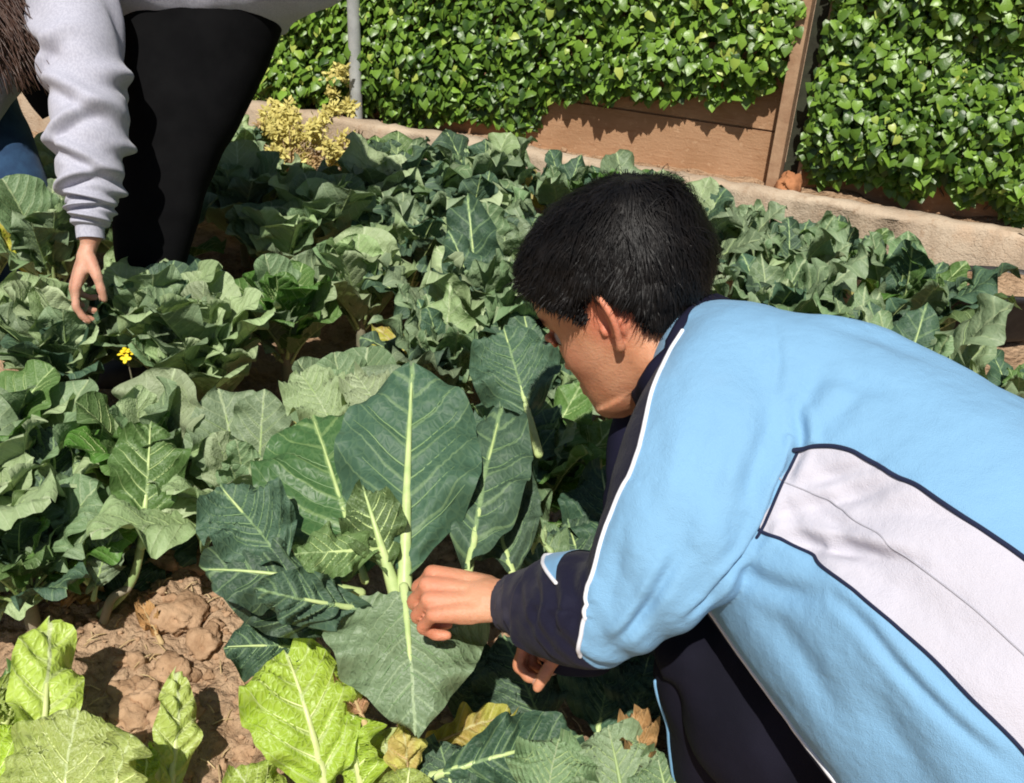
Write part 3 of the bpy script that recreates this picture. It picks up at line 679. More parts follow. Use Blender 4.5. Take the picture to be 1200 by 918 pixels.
hero_leaf(pB, (112, 690), (134, 622), 1.57, 1.58, 50, 'cole', 'cole', seed=33, bend=(.1, .9), cup=.3, petiole=.2, rib=.004, face=.7, tilt_up=.7)
hero_leaf(pB, (85, 668), (5, 622), 1.60, 1.58, 62, 'cole_green', 'cole', seed=34, bend=(.0, .8), cup=.25, petiole=.35, rib=.005, face=.7, tilt_up=.8)
hero_leaf(pB, (66, 590), (62, 500), 1.68, 1.74, 76, 'cole_dark', 'cole', seed=35, bend=(.0, .3), cup=.3, petiole=.4, rib=.005, face=1., tilt_up=.2)
hero_leaf(pB, (170, 735), (205, 590), 1.72, 1.80, 80, 'cole_dark', 'cole', seed=36, bend=(.0, .4), cup=.2, petiole=.1, rib=.005, face=.9, tilt_up=.2)
hero_leaf(pB, (140, 730), (165, 650), 1.70, 1.74, 80, 'cole_dark', 'cole', seed=37, bend=(.0, .4), cup=.2, petiole=.1, rib=.005, face=.9, tilt_up=.2)

# chard and lettuce along the near edge
def chard(base, dbase, label, leaves, extra=0):
    b = U(*base, dbase); b[2] = 0
    e = empty('chard_plant', b, label, 'chard plant', 'pale chard plants at the near edge')
    for k, q in enumerate(leaves):
        kw = dict(kind='chard', bend=(.0, .7), cup=.15, wave=.02, petiole=.18, rib=.0085, face=.75, tilt_up=.7, puck=.009, N=6.)
        kw.update(q[6] if len(q) > 6 else {})
        hero_leaf(e, q[0], q[1], q[2], q[3], q[4], q[5], seed=100+k*3+int(base[0]), **kw)
    stalk(e, [b, b+[0, 0, .03], U(leaves[0][0][0], leaves[0][0][1], leaves[0][2])], (.016, .01), 'rib_chard', 'stem')
    return e
chard((385, 985), 1.42, 'crinkled yellow-green chard below the broad hanging leaf', [
    ((385, 935), (335, 765), 1.24, 1.30, 138, 'chard', dict(roll=5)),
    ((430, 960), (415, 838), 1.26, 1.28, 70, 'chard', dict(roll=-40)),
    ((455, 975), (440, 850), 1.30, 1.33, 46, 'chard', dict(roll=40, kind='slim')),
    ((480, 960), (468, 838), 1.24, 1.26, 50, 'yellowing', dict(roll=20, kind='slim')),
    ((330, 990), (275, 900), 1.26, 1.25, 90, 'chard'), ((470, 985), (480, 900), 1.2, 1.2, 70, 'chard')])
chard((95, 1010), 1.36, 'large pale chard with broad leaves in the near left corner', [
    ((70, 985), (92, 832), 1.20, 1.26, 160, 'chard', dict(roll=-4, face=.4, tilt_up=1.)),
    ((40, 960), (58, 725), 1.28, 1.42, 84, 'chard', dict(roll=20, bend=(0., .4))),
    ((128, 975), (155, 862), 1.20, 1.22, 55, 'chard', dict(roll=-25)),
    ((10, 970), (-25, 850), 1.25, 1.28, 110, 'chard'),
    ((20, 900), (8, 785), 1.40, 1.48, 80, 'cole_green', dict(kind='cole', puck=.006)),
    ((0, 860), (20, 800), 1.36, 1.4, 60, 'chard', dict(roll=30))])
chard((205, 965), 1.42, 'narrow upright chard leaf growing from the bare soil patch', [
    ((196, 950), (204, 786), 1.33, 1.42, 56, 'chard', dict(roll=25, cup=.5, wave=.008, kind='slim')),
    ((180, 965), (178, 870), 1.30, 1.34, 44, 'chard', dict(roll=-30, cup=.5, wave=.008, kind='slim'))])
# low plant under the boy's arms
pd_ = U(650, 960, 1.4); pd_[2] = 0
pD = empty('cauliflower_plant', pd_, 'low cauliflower plant with dark leaves in front of the boy\'s shin', 'cauliflower plant', 'cauliflower plants in the bed')
stalk(pD, [pd_, pd_+[0, 0, .05], pd_+[0, 0, .1]], (.014, .012), 'stem', 'stem')
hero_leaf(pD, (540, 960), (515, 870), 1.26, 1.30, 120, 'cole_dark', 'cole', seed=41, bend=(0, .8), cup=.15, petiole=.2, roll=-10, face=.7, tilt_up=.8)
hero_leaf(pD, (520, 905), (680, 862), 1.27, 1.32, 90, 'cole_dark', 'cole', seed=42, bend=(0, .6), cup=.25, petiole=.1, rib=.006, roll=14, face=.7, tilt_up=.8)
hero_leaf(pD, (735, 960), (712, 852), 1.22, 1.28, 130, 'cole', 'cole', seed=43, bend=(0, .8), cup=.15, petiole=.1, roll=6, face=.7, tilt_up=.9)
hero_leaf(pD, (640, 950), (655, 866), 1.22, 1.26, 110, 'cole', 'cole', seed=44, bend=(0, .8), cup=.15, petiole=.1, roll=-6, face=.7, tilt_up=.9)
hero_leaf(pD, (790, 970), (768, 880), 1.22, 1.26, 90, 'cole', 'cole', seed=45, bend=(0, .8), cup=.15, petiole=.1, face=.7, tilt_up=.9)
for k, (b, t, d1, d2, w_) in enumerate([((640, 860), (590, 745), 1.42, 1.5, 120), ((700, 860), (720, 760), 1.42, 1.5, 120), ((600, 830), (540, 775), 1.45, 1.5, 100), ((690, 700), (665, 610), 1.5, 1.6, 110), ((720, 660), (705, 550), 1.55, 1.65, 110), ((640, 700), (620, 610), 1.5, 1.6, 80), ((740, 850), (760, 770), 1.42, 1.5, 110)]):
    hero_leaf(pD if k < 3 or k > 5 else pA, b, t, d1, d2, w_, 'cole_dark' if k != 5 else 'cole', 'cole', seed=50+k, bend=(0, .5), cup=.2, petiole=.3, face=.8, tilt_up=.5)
# fallen leaves
def fallen(label, b, t, db, dt, w_, mat, **kw):
    e = empty('fallen_leaf', (U(*b, db)+U(*t, dt))/2, label, 'fallen leaf')
    kw = dict(dict(bend=(0, .5), cup=.35, wave=.02, petiole=.2, rib=.004, face=.7, tilt_up=.8, puck=.006), **kw)
    hero_leaf(e, b, t, db, dt, w_, mat, 'cole', **kw)
fallen('pale yellow-green fallen leaf with a browned tip, below the boy\'s forearm', (490, 880), (600, 838), 1.36, 1.40, 44, 'yellowing', seed=61)
fallen('small yellow fallen leaf between two dark cauliflower leaves', (560, 882), (622, 872), 1.37, 1.38, 34, 'yellowing', seed=62)
fallen('orange-brown curled dry leaf beside the boy\'s trouser leg', (752, 900), (742, 836), 1.26, 1.30, 48, 'dry', seed=63, wave=.03, cup=.6)
fallen('brown shrivelled leaf above the crinkled chard', (425, 842), (404, 796), 1.28, 1.31, 34, 'dry', seed=64, wave=.03, cup=.7)
fallen('tan dry leaf lying on the soil under the young cauliflower', (130, 700), (55, 690), 1.70, 1.66, 34, 'dry', seed=65)
fallen('pinkish dry leaf standing between the far cabbages', (255, 565), (222, 548), 1.9, 1.92, 26, 'dry', seed=66, cup=.5)
fallen('pale curled leaf edge beside the boy\'s rear hand', (640, 640), (612, 615), 1.42, 1.45, 30, 'cole_pale', seed=67, cup=.6)
fallen('small straw-coloured clod-like leaf on the bare soil', (185, 745), (165, 708), 1.62, 1.66, 24, 'dry', seed=68, cup=.7)

# ------------------------------------------------------------------ rows behind
ORD = ['first', 'second', 'third', 'fourth', 'fifth', 'sixth', 'seventh', 'eighth', 'ninth', 'tenth', 'eleventh', 'twelfth', 'thirteenth', 'fourteenth']
AVOID = [(*U(95, 340, 1.95)[:2], .07)]
plants = []
rows = [(-.25, .26), (-.52, .29), (-.80, .30), (-1.07, .31), (-1.35, .32), (-1.65, .35), (-1.92, .35)]
for ri, (n0, step) in enumerate(rows):
    s = -1.9 + .17*(ri % 2) + .05*ri
    while s < 2.4:
        r = np.random.default_rng(int(1000+ri*100+(s+3)*37))
        p = K(s + r.normal(0, .03), n0 + r.normal(0, .035), 0); s += step*(1+r.normal(0, .06))
        top = p + [0, 0, .3]; x, y, d = proj(top); x0, y0, _ = proj(p)
        if d < 1.6 or not (-110 < x < 1260): continue
        hx, hy = proj(p+[0, 0, .05])[:2]
        if y0 > 655 and x0 < 700: continue                                   # hand-built plants stand there
        if x0 > 640 and y0 > 560: continue                                   # the boy
        if 330 < x0 < 560 and y0 > 620: continue
        if p[0] > .2 and p[1] < 1.75: continue
        if np.linalg.norm(p[:2]-np.array(sb)[:2]) < .16 or np.linalg.norm(p[:2]-np.array(tb)[:2]) < .28: continue
        if ri <= 1 and x > 1095: continue
        if ri <= 2 and x < 62: continue
        if ri == 0 and 306 < x < 405: continue
        if ri <= 1 and x < (255 if ri == 0 else 110): continue
        plants.append((ri, p, x, r))
per = {}
for ri, p, x, r in plants: per.setdefault(ri, []).append((x, p, r))
rown = ['row along the kerb', 'second row back from the kerb', 'third row back from the kerb', 'fourth row back from the kerb', 'fifth row back from the kerb', 'sixth row back from the kerb', 'seventh row back from the kerb']
for ri, L_ in per.items():
    L_.sort(key=lambda q: q[0])
    for k, (x, p, r) in enumerate(L_):
        leftish = x < 470 and ri >= 2
        z = ground_z(p[0], p[1])
        nm, kind_w, adj = ('cabbage_plant', 'cabbage', 'round-leaved') if leftish else ('cauliflower_plant', 'cauliflower', 'upright')
        root = empty(nm, (p[0], p[1], z), f'{adj} {kind_w} plant, {ORD[k]} from the left in the {rown[ri]}', f'{kind_w} plant', f'{kind_w} plants in the bed')
        if leftish: rosette(root, r, int(r.integers(15, 20)), (.205+.055*r.random())*(1.05 if 60 < x < 300 and ri in (2, 3) else 1.), 'round', ['cole_pale', 'cole', 'cole_pale', 'cole'] if r.random() < .75 else ['cole_green', 'cole', 'cole_pale'], (90, 54), .16)
        else: rosette(root, r, int(r.integers(24, 32)), (.27, .26, .27, .28, .29, .30, .30)[ri]*(.85+.3*r.random())*(.74 if ri == 0 and x < 520 else 1.0 if ri == 0 and x > 940 else .66 if ri == 2 and x > 1080 else .66 if ri == 1 and 285 < x < 418 else 1.), 'cole' if r.random() < .4 else 'slim', ['cole', 'cole', 'cole_dark', 'cole_pale'] if r.random() < .6 else ['cole', 'cole_dark', 'cole_green'], (90, 56), .10)
for (x, y, L_, mats, lab) in ((*proj(U(168, 305, 2.03)*[1, 1, 0])[:2], .23, ['cole', 'cole_pale', 'cole_dark'], 'tall cabbage-leaved plant right in front of the black leggings'),
        (*proj(U(232, 330, 2.0)*[1, 1, 0])[:2], .21, ['cole_pale', 'cole'], 'pale round-leaved plant just right of the black leggings'), (*proj(U(70, 372, 1.98)*[1, 1, 0])[:2], .20, ['cole', 'cole_dark', 'cole_pale'], 'plant whose leaves the woman\'s fingers touch'),
        (38, 726, .20, ['cole', 'cole_dark', 'cole_green'], 'small stalky cauliflower just behind the tall chard leaf of the near corner'), (-25, 716, .20, ['cole', 'cole_dark', 'cole_pale'], 'bushy cauliflower at the left edge behind the chard in the near corner'),
        (-52, 690, .27, ['cole', 'cole_pale'], 'pale cauliflower cut by the left edge of the bed'),
        (300, 655, .25, ['cole', 'cole_pale'], 'pale cauliflower half hidden by the big-leaved plant'), (30, 640, .27, ['cole_pale', 'cole'], 'pale cauliflower behind the young plant with a tall cupped leaf')):
    p = G(x, y); r = np.random.default_rng(int(x+500))
    root = empty('cauliflower_plant', (p[0], p[1], ground_z(p[0], p[1])), lab, 'cauliflower plant', 'cauliflower plants in the bed')
    rosette(root, r, 19, L_, 'round' if x == 30 or 'leggings' in lab or 'woman' in lab else 'cole', mats, (90, 52) if root['label'].find('cauliflower') < 0 else (86, 36), .10 if root['label'].find('cauliflower') >= 0 else .22)
# little yellow flower among the cabbages
fb = U(148, 412, 1.95)
fl = empty('yellow_flower', fb, 'small bright yellow flower among the cabbages below the woman\'s hand', 'flower')
m = MB()
for c in ([0, 0, 0], [.012, .004, -.006], [-.010, .006, -.010], [.002, -.010, -.012]):
    Rt_ = np.array(Matrix.Rotation(radians(50*rng.random()-5), 3, 'X') @ Matrix.Rotation(rng.uniform(0, 6), 3, 'Z'))
    for k in range(4):
        V, F = ellipsoid([0, 0, 0], np.eye(3), (.0062, .0044, .0014), 8, 6); Rz = np.array(Matrix.Rotation(k*1.571, 3, 'Z')); m.add(((V+[.006, 0, .0015+.003*rng.random()]) @ Rz.T) @ Rt_.T + fb + np.array(c), F)
link('petals', m.mesh('petals'), fl, [MAT['petal']])
stalk(fl, [fb+[.01, .02, -.2], fb+[0, .01, -.1], fb], (.002, .0015), 'stem', 'stem')
# ------------------------------------------------------------------ lofts that follow the clothes
class Loft:
    """stations: (edge1 px, edge2 px, dist1, dist2, half depth[, exponent]) -> closed rings; angle 0 at edge1, pi at edge2, the side towards the viewer in between"""
    def __init__(s, st, m=120, k=96, toward=None):
        rows = []; s.k = k; s.m = m
        for q in st:
            A, B = U(*q[0], q[2]), U(*q[1], q[3]); rows.append(np.hstack([(A+B)/2, (A-B)/2, [q[4]]]))
        R_ = catmull(rows, m); s.c = R_[:, :3]; s.a = R_[:, 3:6]; h = R_[:, 6]
        T = np.gradient(s.c, axis=0); s.T = T/np.linalg.norm(T, axis=1)[:, None]
        s.a = s.a - .6*s.T*np.sum(s.a*s.T, 1)[:, None]
        b = np.cross(s.T, s.a); b /= np.linalg.norm(b, axis=1)[:, None]
        tw = CAM - s.c if toward is None else np.asarray(toward)[None]-0*s.c
        b *= np.sign(np.sum(b*tw, 1))[:, None]; s.b = b*h[:, None]
        s.v = np.linspace(0, 2*pi, k, endpoint=False)
    def pts(s, scale=1., ex=1.):
        cv, sv = np.cos(s.v), np.sin(s.v)
        f = lambda q: np.sign(q)*np.abs(q)**ex
        return s.c[:, None] + scale*(s.a[:, None]*f(cv)[None, :, None]+s.b[:, None]*f(sv)[None, :, None])
    def solid(s, scale):
        g = s.pts(scale); V = g.reshape(-1, 3); F = [tuple(f) for f in grid_faces(s.m, s.k)]
        n = len(V); V = np.vstack([V, s.c[0], s.c[-1]])
        F += [(n, (j+1) % s.k, j) for j in range(s.k)] + [(n+1, (s.m-1)*s.k+j, (s.m-1)*s.k+(j+1) % s.k) for j in range(s.k)]
        return V, F
def gnormals(g, c):
    du = np.gradient(g, axis=0); dv = np.roll(g, -1, 1)-np.roll(g, 1, 1)
    n = np.cross(du, dv); n /= np.linalg.norm(n, axis=2)[..., None]+1e-12
    s = np.sign(np.sum(n*(g-c[:, None]), 2).mean()); return n*s
def cloth_mesh(name, g, attrs=None, thick=.003):
    m, k = g.shape[:2]; F = grid_faces(m, k)
    n = np.cross(g[m//2+1, 0]-g[m//2, 0], g[m//2, 1]-g[m//2, 0]) @ (g[m//2, 0]-g[m//2].mean(0))
    if n > 0: F = F[:, ::-1]
    return np_mesh(name, g.reshape(-1, 3), F, True, None, attrs)
def add_solid(o, th):
    md = o.modifiers.new('thickness', 'SOLIDIFY'); md.thickness = th; md.offset = -1
def gsamp(g, u, v):
    """u 0..m-1 (float), v angle"""
    m, k = g.shape[:2]; u = np.clip(u, 0, m-1.001); i = np.floor(u).astype(int); fu = (u-i)[:, None]
    w_ = (np.asarray(v)/(2*pi)*k) % k; j = np.floor(w_).astype(int) % k; fv = (w_-np.floor(w_))[:, None]; j2 = (j+1) % k
    return (g[i, j]*(1-fv)+g[i, j2]*fv)*(1-fu)+(g[i+1, j]*(1-fv)+g[i+1, j2]*fv)*fu
def px_to_uv(g, nor, px, vlim=(0, pi)):
    """surface coordinates of points seen on the cloth"""
    P = g.reshape(-1, 3); x, y, d = proj(P); m, k = g.shape[:2]
    fac = np.sum(nor.reshape(-1, 3)*(CAM-P), 1) > 0
    out = []
    for q in px:
        e = (x-q[0])**2+(y-q[1])**2 + np.where(fac, 0, 1e6); i = int(np.argmin(e)); out.append((i//k, (i % k)/k*2*pi))
    return np.array(out, dtype=float)
def wrap(v): return (v+pi) % (2*pi)-pi
def line_on(g, nor, u, v, r, n=160, off=.6, nseg=7):
    q = catmull(np.stack([u, v], 1), n); p = gsamp(g, q[:, 0], q[:, 1]) + r*off*gsamp(nor, q[:, 0], q[:, 1])
    return tube(p, r, nseg)

# ------------------------------------------------------------------ head
def make_head(C, f, u, l, H, flare=28.):
    """C: centre between the ears; f forward, u up, l left (unit). returns solids list and the surface sampler"""
    #      z(0 chin..1 crown) front back halfwidth
    T = np.array([[-.01, .34, .20, .05], [.03, .40, .10, .13], [.08, .43, .02, .185], [.14, .435, -.05, .225], [.21, .43, -.09, .25], [.30, .425, -.17, .272], [.40, .42, -.31, .292], [.50, .405, -.40, .308],
                  [.58, .425, -.44, .318], [.66, .43, -.455, .325], [.75, .412, -.45, .325], [.84, .355, -.40, .298], [.91, .265, -.31, .24], [.96, .165, -.21, .165], [.99, .06, -.11, .08], [1., .0, -.04, .02]])
    Tz = catmull(T, 90); k = 96; ang = np.linspace(0, 2*pi, k, endpoint=False)
    z, fr, bk, w_ = Tz.T; ca, sa = np.cos(ang), np.sin(ang)
    mid = .0
    fx = np.where(ca[None] > 0, (fr-mid)[:, None]*np.sign(ca)*np.abs(ca)**.92, -(bk-mid)[:, None]*np.sign(ca)*np.abs(ca)**.95)+mid
    fx = np.where(bk[:, None] > 0, ((fr+bk)/2)[:, None]+((fr-bk)/2)[:, None]*ca[None], fx)
    ly = w_[:, None]*np.sign(sa)[None]*np.abs(sa)[None]**.86
    zz = np.repeat(z[:, None], k, 1)
    # sockets, cheeks, brow
    def gs(cx, cy, cz, s): return np.exp(-((fx-cx)**2+(np.abs(ly)-cy)**2+(zz-cz)**2)/(2*s*s))
    d = -.035*gs(.40, .135, .50, .055)+.02*gs(.43, .11, .575, .05)+.022*gs(.36, .19, .36, .07)-.015*gs(.33, .22, .24, .06)+.02*gs(.42, .0, .06, .05)+.018*gs(.44, .0, .185, .045)
    rad = np.sqrt(fx**2+ly**2)+1e-6; fx = fx*(1+d/rad); ly = ly*(1+d/rad*.7)
    loc = np.stack([fx*H, ly*H, (zz-.48)*H], -1)
    B3 = np.stack([f, l, u], 0)
    g = C + loc @ B3
    V = g.reshape(-1, 3); F = [tuple(q) for q in grid_faces(len(z), k)]; n = len(V)
    V = np.vstack([V, g[0].mean(0), g[-1].mean(0)])
    F += [(n, (j+1) % k, j) for j in range(k)]+[(n+1, (len(z)-1)*k+j, (len(z)-1)*k+(j+1) % k) for j in range(k)]
    sol = [(V, F)]
    w2 = lambda x, y, zc: C + (np.array([x, y, zc-.48])*H) @ B3
    # nose, lips, lids
    sol.append(tube([w2(.40, 0, .545), w2(.44, 0, .46), w2(.44, 0, .385), w2(.432, 0, .345)], np.array([.026, .03, .038, .03])*H, 12, True, 16))
    for s in (-1, 1):
        sol.append(ellipsoid(w2(.44, s*.042, .355), B3, np.array([.036, .028, .026])*H))
        sol.append(tube([w2(.385, s*.085, .51), w2(.415, s*.13, .525), w2(.385, s*.185, .508)], np.array([.014, .024, .014])*H, 10, True, 10))
        sol.append(tube([w2(.385, s*.09, .482), w2(.405, s*.13, .472), w2(.38, s*.18, .485)], np.array([.009, .012, .009])*H, 10, True, 10))
    for zc, r in ((.232, .02), (.198, .024)):
        sol.append(tube([w2(.385, -.10, .215), w2(.43, -.05, zc), w2(.445, 0, zc), w2(.43, .05, zc), w2(.385, .10, .215)], np.array([.008, r*.9, r, r*.9, .008])*H, 10, True, 18))
    # ears
    for s in (-1, 1):
        ang_ = radians(flare); ef = nrm(f*cos(ang_) - s*l*sin(ang_)); en = np.cross(ef, u)*1.; en = nrm(en)*np.sign(np.dot(en, s*l))
        O = w2(.0, s*.300, .44)
        e3 = lambda a, b, c=0.: O + H/.222*(a*ef + b*u + c*en)
        hel = [e3(.004, .000, .002), e3(.011, .010, .003), e3(.012, .024, .003), e3(.002, .034, .004), e3(-.013, .033, .005), e3(-.023, .022, .006), e3(-.025, .006, .006), e3(-.020, -.009, .005), e3(-.012, -.020, .004), e3(-.004, -.029, .002), e3(.005, -.026, .0)]
        sol.append(tube(hel, np.array([.0022, .0028, .0032, .0038, .0042, .0042, .004, .0038, .0042, .0055, .0035])*H/.222, 10, True, 60))
        sol.append(tube([e3(-.004, .024, .002), e3(-.013, .015, .003), e3(-.015, .002, .003), e3(-.010, -.010, .003), e3(-.002, -.015, .002)], np.array([.0025, .0034, .0036, .0034, .0025])*H/.222, 10, True, 26))
        sol.append(ellipsoid(e3(-.006, .004, -.007), np.stack([ef, u, en]), np.array([.013, .026, .003])*H/.222, 20, 14))
        sol.append(ellipsoid(e3(.006, -.006, .003), np.stack([ef, u, en]), np.array([.0045, .007, .0045])*H/.222))
        sol.append(tube([e3(-.004, .012, -.012), e3(-.004, -.008, -.012)], np.array([.011, .011])*H/.222, 12))
    return sol, g, loc, w2
def hair_on(g, loc, polys, H, C, f, u, l, whorl, n, length, lift, seed, width=.0017, cap=.010, comb=(0, 0, 0), capnoise=.004, inside=None):
    """cap + strands where inside(x_forward, z_up, y) is true; returns (cap mesh V, F), (strand V, F)"""
    r = np.random.default_rng(seed); B3 = np.stack([f, l, u], 0)
    m, k = g.shape[:2]; nor = gnormals(g, g.mean(1)); msk = inside(loc[..., 0], loc[..., 2], loc[..., 1])      # signed distance, + inside
    lift_ = sstep(-.004, .014, msk)
    th = cap*lift_*(.75+.25*np.clip(loc[..., 2]/(.5*H)+.5, 0, 1.4)) + capnoise*fbm(loc*45, 3)*lift_ - .004*(1-lift_)
    cg = g + nor*th[..., None]
    V = cg.reshape(-1, 3); F = [tuple(q) for q in grid_faces(m, k) if (msk.reshape(-1)[list(q)] > -.003).all()]
    idx = m*k; V = np.vstack([V, cg[-1].mean(0)]); F += [(idx, (m-1)*k+j, (m-1)*k+(j+1) % k) for j in range(k)]
    # strands
    du = np.linalg.norm(np.gradient(g, axis=0), axis=2)*np.linalg.norm(np.roll(g, -1, 1)-g, axis=2)*(msk > -.0035)
    p = (du/du.sum()).reshape(-1); ids = r.choice(m*k, n, p=p)
    ui = ids//k + r.uniform(-.5, .5, n); vj = (ids % k + r.uniform(-.5, .5, n))/k*2*pi
    base = gsamp(cg, ui, vj) - .0025*gsamp(nor, ui, vj); nn = gsamp(nor, ui, vj); nn /= np.linalg.norm(nn, axis=1)[:, None]
    wh = C + np.asarray(whorl)*H @ B3
    flow = base-wh; flow -= nn*np.sum(flow*nn, 1)[:, None]; flow /= np.linalg.norm(flow, axis=1)[:, None]+1e-9
    flow = flow + np.asarray(comb) + r.normal(0, .30, (n, 3)) + 1.0*np.stack([fbm(base*24), fbm(base*24+9), fbm(base*24+19)], -1)
    flow -= nn*np.sum(flow*nn, 1)[:, None]; flow /= np.linalg.norm(flow, axis=1)[:, None]+1e-9
    mb_ = msk.reshape(-1)[ids]; ln = length*r.uniform(.6, 1.15, n)*np.clip(mb_/.03, .16, 1); lf = lift*r.uniform(.4, 1.5, n)*(1+.9*fbm(base*38+3)); stray = r.random(n) < .03; lf = np.where(stray, lf*2.2, lf); ln = np.where(stray, ln*1.35, ln)
    side = np.cross(flow, nn); rows = []
    for q, wd in ((0, 1.), (.35, 1.), (.7, .75), (1., .12)):
        P = base + flow*(ln*q)[:, None] + nn*((lf*sin(q*1.9)) - .35*ln*q*q*np.clip(ln/.05, 0, 1))[:, None] + np.array([0, 0, -1.])*(.25*ln*q*q)[:, None]
        rows += [P-side*width*wd/2, P+side*width*wd/2]
    SV = np.stack(rows, 1).reshape(-1, 3); o8 = (np.arange(n)*8)[:, None]
    SF = np.concatenate([o8+np.array([[0, 1, 3, 2]]), o8+np.array([[2, 3, 5, 4]]), o8+np.array([[4, 5, 7, 6]])])
    return (V, F), (SV, [tuple(q) for q in SF])
def poly_sd(poly, x, y):
    """signed distance to a closed polygon, + inside"""
    poly = np.asarray(poly, dtype=float); P = np.stack([x, y], -1); d = np.full(x.shape, 1e9); ins = np.zeros(x.shape, bool)
    for i in range(len(poly)):
        a, b = poly[i], poly[(i+1) % len(poly)]; ab = b-a
        t = np.clip(((P-a) @ ab)/(ab @ ab+1e-12), 0, 1); d = np.minimum(d, np.linalg.norm(P-a-t[..., None]*ab, axis=-1))
        c = ((a[1] > y) != (b[1] > y)) & (x < (b[0]-a[0])*(y-a[1])/(b[1]-a[1]+1e-12)+a[0]); ins ^= c
    return np.where(ins, d, -d)

# ------------------------------------------------------------------ hand
def make_hand(W, D, N, Tm, s, curls, spread=0., thumb=(.6, .3), wr=.024):
    """W wrist, D to the knuckles, N out of the back of the hand, Tm towards the thumb; returns solids and nail frames"""
    D = nrm(D); N = nrm(N-D*(N @ D)); Tm = nrm(np.cross(N, D)*np.sign(np.dot(np.cross(N, D), Tm)))
    sol, nails = [], []
    offs = (.030, .010, -.011, -.030); klen = (.088, .091, .086, .078); seg = ((.040, .024, .021), (.044, .028, .022), (.041, .026, .021), (.033, .020, .019)); rr = (.0088, .0090, .0085, .0076)
    base = lambda i: W + s*(offs[i]*.55*Tm + .008*D)
    for i in range(4):
        kn = W + s*(klen[i]*D + offs[i]*Tm + (.004-abs(offs[i])*.12)*N)
        sol.append(tube([base(i), (base(i)+kn)/2 + .001*N*s, kn], s*np.array([.0135, .0135, rr[i]*1.28]), 12, True, 14))
        d = nrm(D + spread*offs[i]*20*Tm); P = [kn]; n_ = N.copy()
        for j in range(3):
            a = radians(curls[i][j]); d, n_ = nrm(d*cos(a)-n_*sin(a)), nrm(n_*cos(a)+d*sin(a)); P.append(P[-1]+s*seg[i][j]*d)
        sol.append(tube([P[0], P[0]*.5+P[1]*.5, P[1], P[1]*.5+P[2]*.5, P[2], P[2]*.5+P[3]*.5, P[3]-.004*s*d], s*rr[i]*np.array([1.2, .98, 1.08, .93, 1.0, .9, .78]), 12, True, 26))
        nails.append((P[3]-.010*s*d+n_*rr[i]*.72*s, d, n_, rr[i]*s))
    sol.append(ellipsoid(W+s*(.046*D-.003*N), np.stack([D, Tm, N]), s*np.array([.05, .037, .0155]), 20, 14))
    tb = W + s*(.016*D+.022*Tm-.006*N); t1 = nrm(D*.62+Tm*thumb[0]-N*thumb[1]); t2 = nrm(D*.9+Tm*thumb[0]*.25-N*thumb[1]*1.2); t3 = nrm(D-Tm*.15-N*thumb[1]*1.3)
    P = [tb, tb+s*.042*t1, tb+s*(.042*t1+.032*t2), tb+s*(.042*t1+.032*t2+.024*t3)]
    sol.append(tube([P[0], P[1], P[1]*.5+P[2]*.5, P[2], P[3]], s*np.array([.0155, .0125, .0102, .0105, .0085]), 12, True, 22))
    nails.append((P[3]-.006*s*t3+nrm(N-t3*(N @ t3))*.008*s, t3, nrm(N-t3*(N @ t3)), .0105*s))
    sol.append(tube([W-D*.03*s, W+D*.02*s], [wr*s, wr*s*1.05], 16, True, None, .78, N))
    return sol, nails
def nail_obj(nails, parent):
    m = MB()
    for c, d, n_, r in nails: V, F = ellipsoid(c, np.stack([d, np.cross(n_, d), n_]), (r*.75, r*.68, r*.18), 10, 8); m.add(V, F)
    link('fingernails', m.mesh('fingernails'), parent, [MAT['nail']])

def build_body(solids, voxel, name='body', it=3):
    mb = MB()
    for V, F in solids: mb.add(V, F)
    return remesh(mb.verts(), mb.F, voxel, it, name)
def limb(pts, rad, n=24, k=18): return tube(pts, rad, k, True, n)
# ================================================================== the boy
torso = Loft([((834, 352), (775, 446), 1.19, 1.17, .06), ((868, 351), (792, 520), 1.17, 1.13, .118), ((945, 372), (800, 620), 1.14, 1.08, .150), ((1035, 401), (845, 715), 1.12, 1.04, .165),
              ((1130, 447), (925, 828), 1.06, .98, .170), ((1230, 503), (1005, 940), 1.0, .92, .172), ((1330, 580), (1085, 1050), .96, .90, .175), ((1390, 640), (1150, 1100), .95, .89, .172)], 300, 260)
tg = torso.pts(1., .92); tn = gnormals(tg, torso.c)
uu = np.linspace(0, 1, 300)[:, None]*np.ones((1, 260)); vv = np.ones((300, 1))*torso.v[None]
wv = wrap(vv)
rip = lambda x: 1-np.abs(vnoise(x))*2
dsp = .006*fbm(tg*6, 2) + .0016*fbm(tg*24, 3) + .002*rip(np.stack([uu*3.2+wv*.6, wv*2.4-uu*2, 0*uu+3], -1))*sstep(.2, .45, uu)
# drag folds running from the armpit over the side and lower back
for (u0, v0, du_, dv_, amp, wd) in ((.44, 1.70, .22, -.10, .0035, .035), (.44, 1.83, .32, -.02, .0045, .04), (.43, 1.95, .20, .05, .004, .03), (.50, 2.3, .45, .20, .004, .10), (.30, .9, .25, -.25, .003, .06), (.40, 1.35, .14, -.2, .003, .03), (.55, 2.55, .4, .15, .003, .12), (.6, 1.2, .35, .1, .002, .1)):
    tt = np.clip((uu-u0)/du_, 0, 1); dist = np.abs(np.abs(wv)-(v0+dv_*tt))*.15
    dsp -= 2.6*amp*np.exp(-(dist/ (wd*.35))**2)*np.sin(np.clip((uu-u0)/du_, 0, 1)*pi)*(uu > u0)*(uu < u0+du_)
dsp += .006*np.exp(-((uu-.97)/.03)**2)
tg = tg + tn*dsp[..., None]; tn = gnormals(tg, torso.c)
